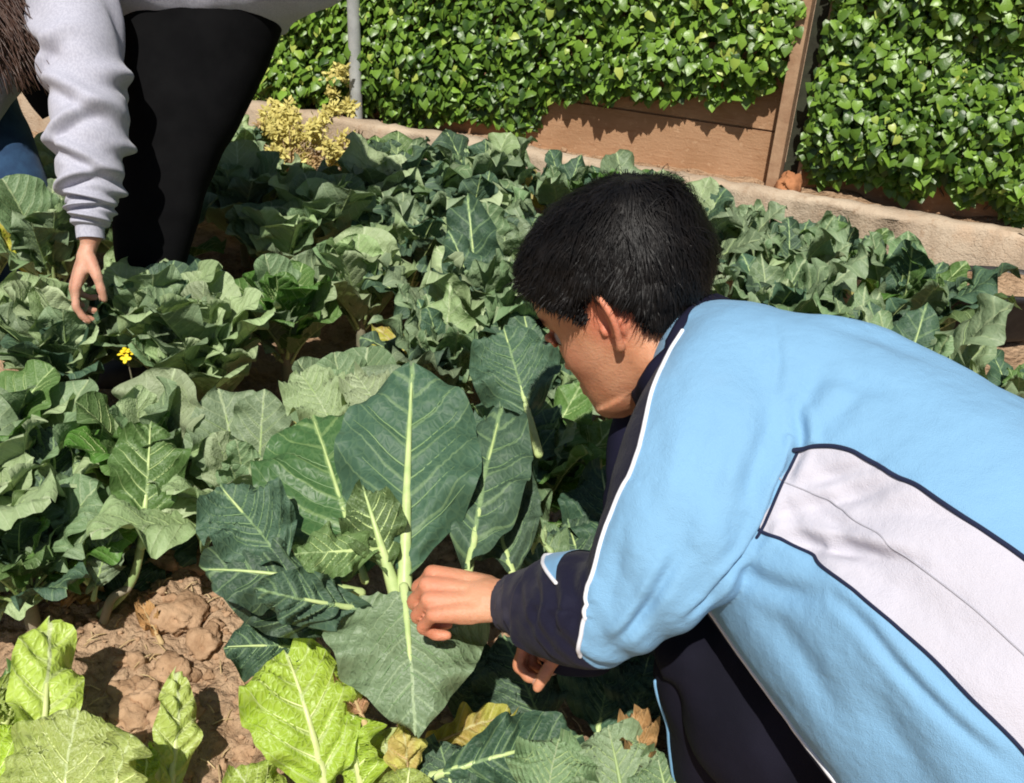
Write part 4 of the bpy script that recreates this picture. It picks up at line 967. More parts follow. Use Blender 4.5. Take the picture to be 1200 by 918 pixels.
# panel edges
topv = px_to_uv(tg, tn, [(925, 532), (945, 523), (975, 520), (1010, 532), (1080, 574), (1140, 614), (1196, 652)])
lowv = px_to_uv(tg, tn, [(890, 624), (935, 636), (985, 680), (1060, 746), (1130, 816), (1196, 878)])
seamv = px_to_uv(tg, tn, [(925, 575), (955, 588), (1000, 614), (1050, 648), (1130, 712), (1196, 768)])
def ext(q):
    q = q[np.argsort(q[:, 0])]; sl = (q[-1, 1]-q[-3, 1])/(q[-1, 0]-q[-3, 0]+1e-6)
    e = np.array([[295., q[-1, 1]+sl*.5*(295-q[-1, 0])]]); return np.vstack([q, e]) if q[-1, 0] < 290 else q
topv, lowv, seamv = ext(topv), ext(lowv), ext(seamv)
ui = np.arange(300.)
def vfun(q): 
    o = np.argsort(q[:, 0]); a = np.interp(ui, q[o, 0], q[o, 1]); kk = np.ones(9)/9; return np.convolve(np.pad(a, 4, mode='edge'), kk, 'valid')
vt, vl, vs = vfun(topv), vfun(lowv), vfun(seamv)
# rounded front end of the white panel
u_st = min(topv[:, 0].min(), lowv[:, 0].min()); endc = sstep(u_st-6, u_st+22, ui)
mid_ = (vt*.55+vl*.45); vt2 = vt; vl2 = vl; u_st -= 30
rad_ = .16
av = np.abs(wv)
white_sd = np.minimum(av-vt2[:, None], vl2[:, None]-av)*rad_; white_sd = np.minimum(white_sd, ((ui-u_st)*.0016)[:, None])
kb = empty('person', (*G(860, 930)[:2], 0), 'person in light blue and white tracksuit jacket crouching to grasp a cauliflower leaf', 'person')
PIPES = []
u0_ = int(u_st)+3
for sgn in (1, -1):
    us = np.arange(u0_, 298, 4.)
    for vf, mat, r, nm in ((vt2, 'navy_pipe', .0023, 'piping'), (vl2, 'navy_pipe', .0017, 'piping'), (vt2*.5+vl2*.5+.12*(ui/300-.75), 'seam', .0008, 'side_seam')):
        q = catmull(np.stack([us, sgn*np.interp(us, ui, vf)], 1), 220); PIPES.append((nm, mat, r, gsamp(tg, q[:, 0], q[:, 1])))
us = np.arange(90, 298, 4.)
for off, mat, r, nm in ((-.03, 'white_pipe', .0026, 'front_edge'), (.04, 'navy_pipe', .0035, 'zip')):
    q = catmull(np.stack([us, 0*us+pi+off], 1), 220); PIPES.append((nm, mat, r, gsamp(tg, q[:, 0], q[:, 1])))

def torso_solid(g):
    m, k = g.shape[:2]; V = g.reshape(-1, 3); F = [tuple(f) for f in grid_faces(m, k)]; n = len(V); V = np.vstack([V, g[0].mean(0), g[-1].mean(0)])
    return V, F + [(n, (j+1) % k, j) for j in range(k)] + [(n+1, (m-1)*k+j, (m-1)*k+(j+1) % k) for j in range(k)]
# near (left) sleeve
NS, KS = 340, 220
slv = Loft([((842, 366), (925, 425), 1.13, 1.11, .05), ((798, 390), (935, 474), 1.06, 1.05, .062), ((750, 462), (946, 528), 1.02, 1.0, .070), ((720, 540), (936, 596), 1.0, .97, .078), ((698, 606), (886, 668), .995, .96, .075),
            ((682, 660), (804, 734), 1.015, .98, .066), ((662, 650), (735, 776), 1.04, 1.01, .060), ((644, 652), (682, 777), 1.065, 1.05, .053), ((626, 662), (640, 764), 1.095, 1.085, .045), ((608, 670), (612, 747), 1.12, 1.112, .036), ((599, 674), (599, 738), 1.13, 1.125, .032)], NS, KS)
sg = slv.pts(1., .95); sn = gnormals(sg, slv.c)
su = np.linspace(0, 1, NS)[:, None]*np.ones((1, KS)); sv = wrap(np.ones((NS, 1))*slv.v[None])
d_ = .0035*fbm(sg*8, 2) + .0014*fbm(sg*26, 3) - .006*np.exp(-((su-(.36+.06*(wrap(sv-2.2))))/.03)**2)*np.exp(-(wrap(sv-2.3)/.7)**2)
for (uc, vc, amp, wu, tilt) in ((.40, 2.5, .008, .018, .05), (.46, 2.4, .008, .018, .04), (.52, 2.6, .010, .017, .02), (.57, 2.3, .009, .016, -.02), (.62, 2.0, .006, .016, -.03), (.68, 1.6, .005, .016, -.05), (.76, 1.2, .006, .014, .04), (.82, 1.7, .006, .013, -.04), (.88, 1.2, .005, .012, .03), (.24, 2.7, .006, .03, .06), (.31, 2.7, .007, .024, .07), (.17, 2.2, .004, .03, .1)):
    dv = wrap(sv-vc); uline = uc + tilt*dv
    amp *= .42 if uc < .72 else .8; d_ += amp*(np.exp(-((su-uline)/wu)**2)-.8*np.exp(-((su-uline-wu*1.7)/(wu*.8))**2))*np.exp(-(dv/1.25)**2)
d_ += .0045*np.exp(-((su-.972)/.012)**2)-.002*np.exp(-((su-.945)/.008)**2)
sg = sg+sn*d_[..., None]; sn = gnormals(sg, slv.c)
bl = px_to_uv(sg, sn, [(790, 398), (776, 432), (762, 468), (755, 500), (748, 530), (737, 560), (722, 590), (711, 618), (704, 650), (698, 676), (691, 705), (684, 735), (680, 768)])
bl = bl[np.argsort(bl[:, 0])]
si = np.arange(float(NS))
# along the upper arm the boundary is an angle; at the elbow the navy part takes the whole sleeve
vb = np.interp(si, bl[:, 0], wrap(bl[:, 1])); kk = np.ones(11)/11; vb = np.convolve(np.pad(vb, 5, mode='edge'), kk, 'valid')
X, Y, D_ = proj(sg.reshape(-1, 3)); X = X.reshape(NS, KS); Y = Y.reshape(NS, KS)
curve = catmull([(800, 372), (790, 398), (776, 432), (762, 468), (755, 500), (748, 530), (737, 560), (722, 590), (711, 618), (704, 650), (698, 676), (691, 705), (684, 735), (680, 775), (676, 800)], 120)
# seam curve in surface coordinates; beyond the visible side it closes round the back of the arm at the elbow
cu = px_to_uv(sg, sn, curve[4:-10]); cu[:, 1] = wrap(cu[:, 1])
cs = cu.copy()
for _ in range(4):
    kk = np.ones(7)/7; cs = np.stack([np.convolve(np.pad(cs[:, i], 3, mode='reflect', reflect_type='odd'), kk, 'valid') for i in (0, 1)], 1)
ue = cs[-1, 0]
seam3 = gsamp(sg, cs[:, 0], cs[:, 1])
poly = [(cs[0, 0]-60, cs[0, 1])]+[tuple(q) for q in cs]+[(ue+2, pi+.4), (NS+50, pi+.4), (NS+50, -1.75), (ue, -1.75), (cs[0, 0]-60, -1.6)]
sc_u, sc_v = .0017, .07
sd = poly_sd([(a*sc_u, b*sc_v) for a, b in poly], si[:, None]*sc_u+0*sv, sv*sc_v)
lowside = poly_sd([(ue*sc_u, -pi*sc_v-.1), (ue*sc_u, -1.74*sc_v), (NS*sc_u+.1, -1.74*sc_v), (NS*sc_u+.1, -pi*sc_v-.1)], si[:, None]*sc_u+0*sv, sv*sc_v)
sd = np.maximum(sd, lowside)
navy_sd = np.maximum(sd, -.06)
from mathutils.kdtree import KDTree
from mathutils.bvhtree import BVHTree
mb = MB(); mb.add(*torso_solid(tg)); mb.add(*torso_solid(sg))
jme = remesh(mb.verts(), mb.F, .0026, 5, 'jacket')
def mco(me): c = np.zeros(len(me.vertices)*3, dtype=np.float32); me.vertices.foreach_get('co', c); return c.reshape(-1, 3).astype(float)
def mno(me): c = np.zeros(len(me.vertices)*3, dtype=np.float32); me.vertex_normals.foreach_get('vector', c); return c.reshape(-1, 3).astype(float)
JV = mco(jme)
def kdq(g, vals, Q):
    P = g.reshape(-1, 3); kd = KDTree(len(P))
    for i, p in enumerate(P): kd.insert(p, i)
    kd.balance(); D = np.zeros(len(Q)); R_ = np.zeros((len(Q), len(vals)))
    vals = np.stack([v.reshape(-1) for v in vals], 1)
    for i, q in enumerate(Q):
        f3 = kd.find_n(q, 3); D[i] = f3[0][2]; w3_ = np.array([1/(f[2]+1e-5)**2 for f in f3]); R_[i] = (vals[[f[1] for f in f3]]*w3_[:, None]).sum(0)/w3_.sum()
    return D, R_
Dt, Rt = kdq(tg, [white_sd, (wv > 0)*1.], JV); Ds, Rs = kdq(sg, [navy_sd, su], JV)
on_s = Ds < Dt

a_navy = np.where(on_s, Rs[:, 0], -np.minimum(.02, (Ds-Dt)+.0005))
# let the shoulder flow into the sleeve
nE = len(jme.edges); E_ = np.zeros(nE*2, dtype=np.int32); jme.edges.foreach_get('vertices', E_); E_ = E_.reshape(-1, 2)
wj = np.exp(-((Dt+Ds)/.034)**2)*(1-sstep(.17, .27, Rs[:, 1])); deg = np.bincount(E_.reshape(-1), minlength=len(JV))[:, None]
for _ in range(140):
    acc = np.stack([np.bincount(E_[:, 0], JV[E_[:, 1], c], len(JV))+np.bincount(E_[:, 1], JV[E_[:, 0], c], len(JV)) for c in range(3)], 1)/deg
    JV = JV + (acc-JV)*(.6*wj)[:, None]
def jset(): jme.vertices.foreach_set('co', JV.astype(np.float32).ravel()); jme.update()
jset()
def bvh_of(me): return BVHTree.FromPolygons([v.co for v in me.vertices], [p.vertices for p in me.polygons])
bv = bvh_of(jme); JN = mno(jme)
def ray(px): 
    d = U(px[0], px[1], 1.)-CAM; h = bv.ray_cast(Vector(CAM), Vector(d)); return np.array(h[0]) if h[0] else None
A1_, A2_ = ray((940, 519)), ray((889, 626)); nm_ = np.array(bv.find_nearest(Vector((A1_+A2_)/2))[1]); npl = nrm(np.cross(A2_-A1_, nm_)); npl *= np.sign(npl @ (ray((1000, 600))-A1_))
def arm_sd(P): return (P-A1_) @ npl
a_white = np.where(Rt[:, 1] > .5, np.minimum(Rt[:, 0], arm_sd(JV)), np.where(on_s, -.02, Rt[:, 0]))
def crease(px, amp, wd, ridge=.5, seed=0):
    P = [ray(q) for q in catmull(px, 26)]; P = np.array([p for p in P if p is not None])
    if len(P) < 4: return
    sel = np.where((JV.min(1) > -9) & (np.linalg.norm(JV-P.mean(0), axis=1) < np.ptp(P, axis=0).max()+.06))[0]
    Q = JV[sel]; best = np.full(len(sel), 9.); par = np.zeros(len(sel)); sgn_ = np.zeros(len(sel))
    for i in range(len(P)-1):
        ab = P[i+1]-P[i]; t = np.clip(((Q-P[i]) @ ab)/(ab @ ab+1e-12), 0, 1); df = Q-P[i]-t[:, None]*ab; d = np.linalg.norm(df, axis=1); u_ = d < best
        best = np.where(u_, d, best); par = np.where(u_, (i+t)/(len(P)-1), par); sgn_ = np.where(u_, np.sum(df*UP, 1), sgn_)
    tap = np.sin(np.clip(par, 0.02, .98)*pi)**.7
    h = -amp*np.exp(-(best/wd)**2) + ridge*amp*np.exp(-((best-wd*1.9)/(wd*1.1))**2)*(sgn_ > 0) + .3*ridge*amp*np.exp(-((best-wd*1.9)/(wd*1.1))**2)*(sgn_ <= 0)
    JV[sel] += JN[sel]*(h*tap)[:, None]
for px, amp, wd_, rg in (([(930, 470), (938, 519), (916, 568), (890, 626), (842, 690), (800, 730)], .008, .0055, .8), ([(912, 462), (900, 505), (880, 560), (870, 600)], .006, .012, .6), ([(850, 470), (815, 560), (790, 640), (760, 700)], .005, .016, .6), ([(800, 640), (772, 690), (742, 735), (720, 756)], .007, .006, .7),
        ([(775, 500), (765, 580), (745, 650)], .003, .014, .6), ([(880, 480), (850, 540), (830, 600)], .004, .010, .6), ([(735, 600), (720, 680), (705, 735)], .003, .010, .6),
        ([(905, 628), (960, 640), (1010, 648), (1075, 662)], .007, .007, .9), ([(920, 600), (970, 590), (1020, 575), (1060, 560)], .005, .008, .8), ([(935, 570), (985, 560), (1035, 545)], .004, .008, .8), ([(1000, 600), (1080, 600), (1150, 615)], .003, .010, .7),
        ([(855, 660), (910, 690), (970, 700)], .005, .010, .7), ([(965, 690), (1010, 730), (1060, 790), (1120, 850), (1190, 905)], .004, .006, .9), ([(880, 700), (940, 770), (990, 850)], .003, .014, .6), ([(1010, 800), (1050, 860), (1090, 910)], .003, .016, .6),
        ([(935, 520), (945, 470), (965, 430)], .005, .012, .7), ([(950, 515), (985, 480), (1015, 455)], .004, .012, .7), ([(1010, 470), (1080, 500), (1160, 560)], .002, .025, .6), ([(905, 370), (912, 420), (908, 470)], .002, .005, .4),
        ([(665, 660), (672, 710), (668, 755)], .005, .008, .8), ([(645, 665), (650, 710), (645, 755)], .005, .007, .8), ([(625, 672), (630, 705), (622, 740)], .004, .006, .8), ([(690, 660), (684, 700), (672, 740)], .005, .008, .7)):
    crease(px, amp, wd_, rg)
JV += JN*(.0015*fbm(JV*30, 3)+.0025*fbm(JV*11+5, 2))[:, None]
jset()
for nm, a_ in (('panel', a_white), ('navy', a_navy)):
    at = jme.attributes.new(nm, 'FLOAT', 'POINT'); at.data.foreach_set('value', a_.astype(np.float32))
jk = link('jacket', jme, kb, [MAT['jacket']])
bv = bvh_of(jme)
def snap(P, lift, maxd=.05):
    out = []
    for p in P:
        h = bv.find_nearest(Vector(p))
        if h[0] is not None and h[3] < maxd: out.append(np.array(h[0])+np.array(h[1])*lift)
    return np.array(out)
def soft(P, it=3):
    for _ in range(it): P[1:-1] = .25*P[:-2]+.5*P[1:-1]+.25*P[2:]
    return P
PIPES.append(('piping', 'white_pipe', .0024, catmull(seam3, 240)))
PIPES.append(('piping', 'navy_pipe', .0016, np.array([p for p in (ray(q) for q in catmull([(935, 528), (916, 568), (897, 612), (887, 630)], 60)) if p is not None])))
for nm, mat, r, P in PIPES:
    # keep the stretch that still lies on the outside of the joined garment
    keep = np.array([bv.find_nearest(Vector(p))[3] < .014 for p in P]); P = P[keep]
    if r < .003 and nm in ('piping', 'side_seam') and mat != 'white_pipe' and len(P) > 150: P = P[(arm_sd(P) > -.003) | ((P-A1_) @ (CAM-A1_) < -.06)]
    if len(P) < 8: continue
    P = soft(snap(P, r*.45)); V, F = tube(P, r, 7); link(nm, np_mesh(nm, V, F), jk, [MAT[mat]])
# stripe on the cuff side of the forearm: light blue wedge edged with white
w3 = px_to_uv(sg, sn, [(637, 653), (652, 684), (664, 652)]); w3[:, 1] = wrap(w3[:, 1])
w3u = np.array([[w3[0, 0]+2, -.55], [w3[0, 0], w3[0, 1]], [w3[1, 0], w3[1, 1]], [w3[2, 0], w3[2, 1]], [w3[2, 0]-2, -.55]])
nq = 14; L1 = catmull(w3u[[0, 1, 2]], nq); L2 = catmull(w3u[[4, 3, 2]], nq); g2 = []
for a, b in zip(L1, L2):
    for q in np.linspace(0, 1, 8): uvq = a*(1-q)+b*q; g2.append(snap(gsamp(sg, uvq[None, 0], uvq[None, 1]), .0016, .5)[0])
F_ = grid_faces(nq, 8, False); link('sleeve_stripe', np_mesh('sleeve_stripe', g2, F_), jk, [MAT['blue_pipe']])
P_ = snap(gsamp(sg, L1[:, 0], L1[:, 1]), .0018, .5); V, F = tube(P_, .0022, 7); link('piping', np_mesh('piping', V, F), jk, [MAT['white_pipe']])

# far sleeve
fs = Loft([((742, 420), (830, 470), 1.28, 1.24, .062), ((728, 500), (800, 560), 1.30, 1.26, .070), ((716, 570), (790, 640), 1.30, 1.25, .066), ((700, 640), (760, 730), 1.28, 1.24, .058), ((680, 700), (715, 785), 1.255, 1.245, .050), ((655, 722), (668, 788), 1.24, 1.235, .040), ((636, 732), (640, 780), 1.235, 1.23, .033)], 120, 96)
fg = fs.pts(1., .95); fn = gnormals(fg, fs.c); fg = fg+fn*(.006*fbm(fg*14, 3)+.004*rip(fg*20))[..., None]
o = link('sleeve', cloth_mesh('sleeve', fg), jk, [MAT['navy']], True); add_solid(o, .003)

# collar: folded stand round the neck
cr = catmull([(792, 412, 1.05), (812, 384, 1.06), (838, 358, 1.12), (850, 352, 1.18), (830, 368, 1.25), (788, 410, 1.27), (756, 452, 1.21), (750, 476, 1.13), (766, 452, 1.07), (790, 412, 1.05)], 81)[:80]
cc = np.array([U(*q[:2], q[2]) for q in cr]); cen = cc.mean(0); nax = nrm(U(770, 372, 1.13)-U(840, 440, 1.10))
prof = [(-.016, .006), (0., .004), (.009, .001), (.014, -.001), (.017, -.005), (.014, -.009), (.006, -.006), (-.010, -.004)]
rows = []
for i, q in enumerate(cc):
    out = nrm((q-cen)-nax*((q-cen) @ nax)); wob = .003*vnoise(np.array([i*.23, 1., 2.]))
    rows.append([q+nax*(h*(.95+.3*float(vnoise(np.array([i*.11, 5., 2.])))))+out*(o_+wob) for h, o_ in prof])
cg_ = np.array(rows); me = np_mesh('collar', cg_.reshape(-1, 3), np.vstack([grid_faces(80, 8), [[79*8+j, 79*8+(j+1) % 8, (j+1) % 8, j] for j in range(8)]]))
link('collar', me, jk, [MAT['navy']])
V, F = tube(np.vstack([cc+.004*nax*0-nax*.015+.006*np.array([nrm((q-cen)-nax*((q-cen) @ nax)) for q in cc])])[np.r_[68:80, 0:26]], .0026, 7); link('piping', np_mesh('piping', V, F), jk, [MAT['white_pipe']])

# trousers
def leg_loft(st, m=140, k=90, sd_=0): 
    L_ = Loft(st, m, k); g = L_.pts(1., .95); n = gnormals(g, L_.c); g = g+n*(.005*fbm(g*10+sd_, 3)+.005*rip(np.stack([np.linspace(0, 9, m)[:, None]+0*L_.v[None], np.cos(L_.v)[None]*1.2+0*g[..., 0], np.sin(L_.v)[None]*1.2+0*g[..., 0]], -1)))[..., None]; return L_, g
nl, nlg = leg_loft([((1260, 640), (1180, 900), 1.0, 1.0, .085), ((1120, 650), (1060, 990), 1.05, 1.05, .085), ((980, 655), (930, 965), 1.10, 1.10, .075), ((860, 670), (850, 905), 1.14, 1.14, .066), ((790, 700), (845, 800), 1.16, 1.16, .060), ((768, 765), (880, 790), 1.175, 1.175, .058), ((776, 835), (890, 840), 1.21, 1.21, .056), ((790, 905), (892, 905), 1.26, 1.26, .054), ((808, 975), (895, 972), 1.32, 1.32, .048), ((815, 1010), (895, 1005), 1.35, 1.35, .046)])
fl_, flg = leg_loft([((1240, 660), (1180, 860), 1.15, 1.15, .08), ((1100, 650), (1050, 840), 1.24, 1.24, .08), ((960, 650), (930, 800), 1.32, 1.32, .07), ((860, 660), (870, 780), 1.38, 1.38, .06), ((800, 710), (890, 745), 1.41, 1.41, .056), ((790, 770), (880, 785), 1.44, 1.44, .052), ((800, 840), (880, 845), 1.50, 1.50, .048), ((810, 880), (880, 885), 1.55, 1.55, .045)], sd_=7)
tr = link('trousers', cloth_mesh('trousers', nlg), kb, [MAT['trousers']])
link('trouser_leg', cloth_mesh('trouser_leg', flg), tr, [MAT['trousers']])
sline = nlg[80:139, 4]; V, F = tube(sline, .0028, 7); link('leg_piping', np_mesh('leg_piping', V, F), tr, [MAT['blue_pipe']])
seat = Loft([((1150, 560), (1080, 850), 1.02, 1.0, .15), ((1290, 590), (1200, 900), 1.0, .98, .165), ((1420, 690), (1330, 930), 1.0, .98, .15), ((1470, 780), (1420, 880), 1.0, 1., .08)], 50, 60)
V, F = seat.solid(.97); link('trouser_seat', np_mesh('trouser_seat', V, F), tr, [MAT['trousers']])
# shoes
def shoe(ank, fwd):
    a = np.array([ank[0], ank[1], 0.]); f = nrm([fwd[0], fwd[1], 0]); sd3 = np.cross([0, 0, 1.], f)
    s_ = empty('shoe', a, None, None); s_.parent = kb; s_.location = Vector(a)-kb.location
    pr = [(-.075, .028, .062), (-.055, .036, .088), (-.01, .038, .084), (.05, .038, .066), (.10, .044, .05), (.145, .040, .04), (.172, .022, .026)]
    R_ = catmull(pr, 30); ang = np.linspace(0, 2*pi, 28, endpoint=False); rows = []
    for x, w_, h in R_: rows.append([a+f*x+sd3*w_*np.sign(cos(t))*abs(cos(t))**.8+np.array([0, 0, .018+h*.5*(1+np.sign(sin(t))*abs(sin(t))**.8)]) for t in ang])
    g = np.array(rows); V = g.reshape(-1, 3); n = len(V); V = np.vstack([V, g[0].mean(0), g[-1].mean(0)]); F = [tuple(q) for q in grid_faces(30, 28)]+[(n, (j+1) % 28, j) for j in range(28)]+[(n+1, 29*28+j, 29*28+(j+1) % 28) for j in range(28)]
    link('upper', np_mesh('upper', V, F), s_, [MAT['shoe']])
    rows = []
    for x, w_, h in R_: rows.append([a+f*x*1.03+sd3*(w_+.004)*cos(t)+np.array([0, 0, .013+.012*np.sign(sin(t))*abs(sin(t))**.3]) for t in ang])
    g = np.array(rows); V = g.reshape(-1, 3); V = np.vstack([V, g[0].mean(0), g[-1].mean(0)]); link('sole', np_mesh('sole', V, F), s_, [MAT['sole']])
shoe(nl.c[-1], (-.85, .45)); shoe(fl_.c[-1]+[0, 0, 0], (-.85, .45))

# head
cam2w = lambda r, u_, b: nrm(r*RT+u_*UP-b*FW)
th_ = radians(35.5)
HT = radians(29.5); hf = cam2w(-cos(HT)*cos(th_), -sin(HT)*cos(th_), -sin(th_)); hu0 = cam2w(-sin(HT), cos(HT), 0); hu = nrm(hu0-hf*(hu0 @ hf)); hl = np.cross(hu, hf)
HC = U(737, 354, 1.17); HH = .246
hs_, hg, hloc, hw2 = make_head(HC, hf, hu, hl, HH, 30.)
B3h = np.stack([hf, hl, hu], 0)
def to_sag(px):
    out = []
    for x, y in px:
        p = U(x, y, 1.17 - .5*.14*abs(cos(th_))) - HC; q = B3h @ p; out.append((q[0], q[2]))
    return out
hair_poly = to_sag([(600, 180), (560, 300), (590, 350), (630, 361), (646, 362), (664, 370), (672, 384), (682, 384), (686, 352), (706, 338), (736, 345), (750, 358), (760, 380), (770, 380), (800, 376), (850, 400), (930, 330), (850, 150)])
inside = lambda x, z, y: poly_sd(hair_poly, x, z)
(capV, capF), (stV, stF) = hair_on(hg, hloc, None, HH, HC, hf, hu, hl, (-.30, .05, .42), 26000, .033, .008, 5, .0011, .016, hf*.25-hu*.1, .004, inside)
# fringe hanging over the forehead
neck = limb([U(738, 400, 1.175), U(770, 410, 1.16), U(805, 425, 1.15), U(850, 450, 1.14)], [.052, .053, .058, .07], 20, 24)
arm_c = slv.c; sol = hs_ + [neck, torso.solid(.80)]
sol.append(tube(slv.c[::12], np.maximum(np.linalg.norm(slv.a[::12], axis=1)*.5, .024), 16))
sol.append(tube(fs.c[::8], np.maximum(np.linalg.norm(fs.a[::8], axis=1)*.5, .024), 16))
sol.append(tube(nl.c[::8], np.minimum(np.linalg.norm(nl.a[::8], axis=1), .075)*.72, 16)); sol.append(tube(fl_.c[::8], np.minimum(np.linalg.norm(fl_.a[::8], axis=1), .07)*.72, 16))
sol.append(seat.solid(.85))
# near hand: fist closing on the leaf stalk
W1 = U(586, 704, 1.127); K1 = U(495, 695, 1.13)
toc = nrm(CAM-W1)
h1, n1 = make_hand(W1, K1-W1, nrm(toc*.75+UP*.62), -toc+UP*.4, .94, ((62, 78, 40), (66, 80, 40), (68, 80, 42), (66, 76, 42)), 0., (.55, .55), .027)
# far hand below the cuff
W2 = U(682, 734, 1.235); K2 = U(602, 755, 1.25)
h2, n2 = make_hand(W2, U(632, 748, 1.25)-W2, nrm(UP*.8-toc*.2), toc, .80, ((60, 60, 40), (65, 65, 40), (70, 70, 40), (70, 75, 40)), .05, (.35, .7), .026)
body = build_body(sol+h1+h2, .0024, 'body', 3)
BV = mco(body); fl_a = np.zeros(len(BV))
for c, rr_, am in ((hw2(-.03, .32, .46), .036, 1.), (hw2(-.03, -.32, .46), .036, 1.), (hw2(.40, .2, .36), .05, .45), (hw2(.44, 0, .36), .03, .2), (K1, .045, .55), (W1*.1+K1*.9-UP*.03, .04, .6), (W2, .09, .6), (hw2(.44, 0, .215), .025, .7)):
    fl_a = np.maximum(fl_a, am*np.exp(-(np.linalg.norm(BV-c, axis=1)/rr_)**4))
at = body.attributes.new('flush', 'FLOAT', 'POINT'); at.data.foreach_set('value', fl_a.astype(np.float32))
bo = link('body', body, kb, [MAT['skin']])
nail_obj(n1+n2, bo)
mb = MB(); mb.add(capV, capF); mb.add(stV, stF)
ho = link('hair', mb.mesh('hair'), kb, [MAT['hair']])
for s in (-1, 1):
    V, F = ellipsoid(hw2(.325, s*.13, .495), B3h, np.array([.054]*3)*HH, 20, 14); eo = link('eye', np_mesh('eye', V, F), kb, [MAT['eye_white']])
    V, F = ellipsoid(hw2(.325, s*.13, .495)+nrm(hf-.4*hu)*.047*HH, np.stack([nrm(hf-.4*hu), hl, nrm(hu+.4*hf)]), np.array([.014, .026, .026])*HH, 16, 10); link('iris', np_mesh('iris', V, F), eo, [MAT['iris']])
    m = MB(); r = np.random.default_rng(3)
    for q in range(120):
        t = r.random(); c = hw2(.418-.055*t*t, s*(.06+.15*t), .575+.035*sin(t*2.6)+r.normal(0, .007)); d = nrm(-.3*hf*t+s*hl*.9+hu*(.35-.6*t)+r.normal(0, .2, 3)); V, F = tube([c, c+d*.007+hf*.001, c+d*.012], [.0007, .0006, .0002], 4); m.add(V, F)
    link('eyebrow', m.mesh('eyebrow'), kb, [MAT['hair']])
    m = MB()
    for q in range(34):
        t = q/33; c = hw2(.405-.04*abs(t-.45)**1.5, s*(.085+.10*t), .503+.01*sin(t*pi)); d = nrm(hf+s*hl*(t-.3)*.8-hu*.25+r.normal(0, .1, 3)); V, F = tube([c, c+d*.006, c+nrm(d+hu*.5)*.0095], [.0006, .0005, .0002], 4); m.add(V, F)
    link('eyelashes', m.mesh('eyelashes'), eo, [MAT['hair']])
# ================================================================== woman bending over the row
wd = empty('person', (*U(185, 300, 2.2)[:2], 0), 'person in heather grey sweatshirt and black leggings bending to reach a cabbage', 'person')
def cloth(L_, name, mat, parent, amp=.006, seed=0, extra=None, ex=.95, solid=.003):
    g = L_.pts(1., ex); n = gnormals(g, L_.c); m, k = g.shape[:2]; u = np.linspace(0, 1, m)[:, None]+0*L_.v[None]; v = wrap(0*u+L_.v[None])
    d = amp*fbm(g*9+seed, 3)+amp*.6*(1-2*np.abs(vnoise(g*13+seed)))
    if extra is not None: d = d+extra(u, v)
    g = g+n*d[..., None]; o = link(name, cloth_mesh(name, g), parent, [MAT[mat]]); add_solid(o, solid) if solid else None; return o, g
# leggings
wl = Loft([((150, -70), (345, -40), 2.15, 2.2, .14), ((140, 5), (330, 25), 2.16, 2.2, .125), ((138, 60), (312, 75), 2.16, 2.2, .105), ((136, 120), (285, 130), 2.16, 2.19, .092), ((136, 185), (252, 190), 2.17, 2.18, .08), ((134, 245), (232, 250), 2.18, 2.18, .070), ((136, 300), (218, 300), 2.19, 2.19, .063), ((150, 350), (206, 350), 2.22, 2.22, .056), ((160, 420), (208, 420), 2.28, 2.28, .045), ((166, 455), (206, 455), 2.31, 2.31, .04)], 120, 72)
lo, lg = cloth(wl, 'leggings', 'black', wd, .004, 3)
wl2 = Loft([((170, -40), (330, -20), 2.35, 2.38, .11), ((165, 60), (305, 75), 2.38, 2.4, .095), ((160, 130), (270, 140), 2.40, 2.42, .085), ((158, 200), (238, 205), 2.43, 2.43, .07), ((162, 260), (222, 262), 2.46, 2.46, .06), ((172, 330), (222, 330), 2.52, 2.52, .052), ((180, 400), (222, 400), 2.6, 2.6, .042)], 90, 60)
g2 = wl2.pts(); link('legging_leg', cloth_mesh('legging_leg', g2), lo, [MAT['black']])
# sweatshirt
ws = Loft([((372, -50), (366, -20), 2.25, 2.25, .06), ((358, -85), (350, 20), 2.2, 2.17, .15), ((300, -130), (275, 33), 2.2, 2.14, .175), ((220, -150), (195, 22), 2.18, 2.1, .172), ((140, -150), (120, 12), 2.14, 2.06, .17), ((70, -140), (62, 10), 2.12, 2.04, .16), ((10, -110), (10, -5), 2.1, 2.06, .11), ((-25, -90), (-22, -30), 2.1, 2.06, .06)], 120, 90)
so_, wg = cloth(ws, 'sweatshirt', 'heather', wd, .008, 1, lambda u, v: .012*np.exp(-((u-.03)/.02)**2)-.008*np.exp(-((u-.075)/.018)**2))
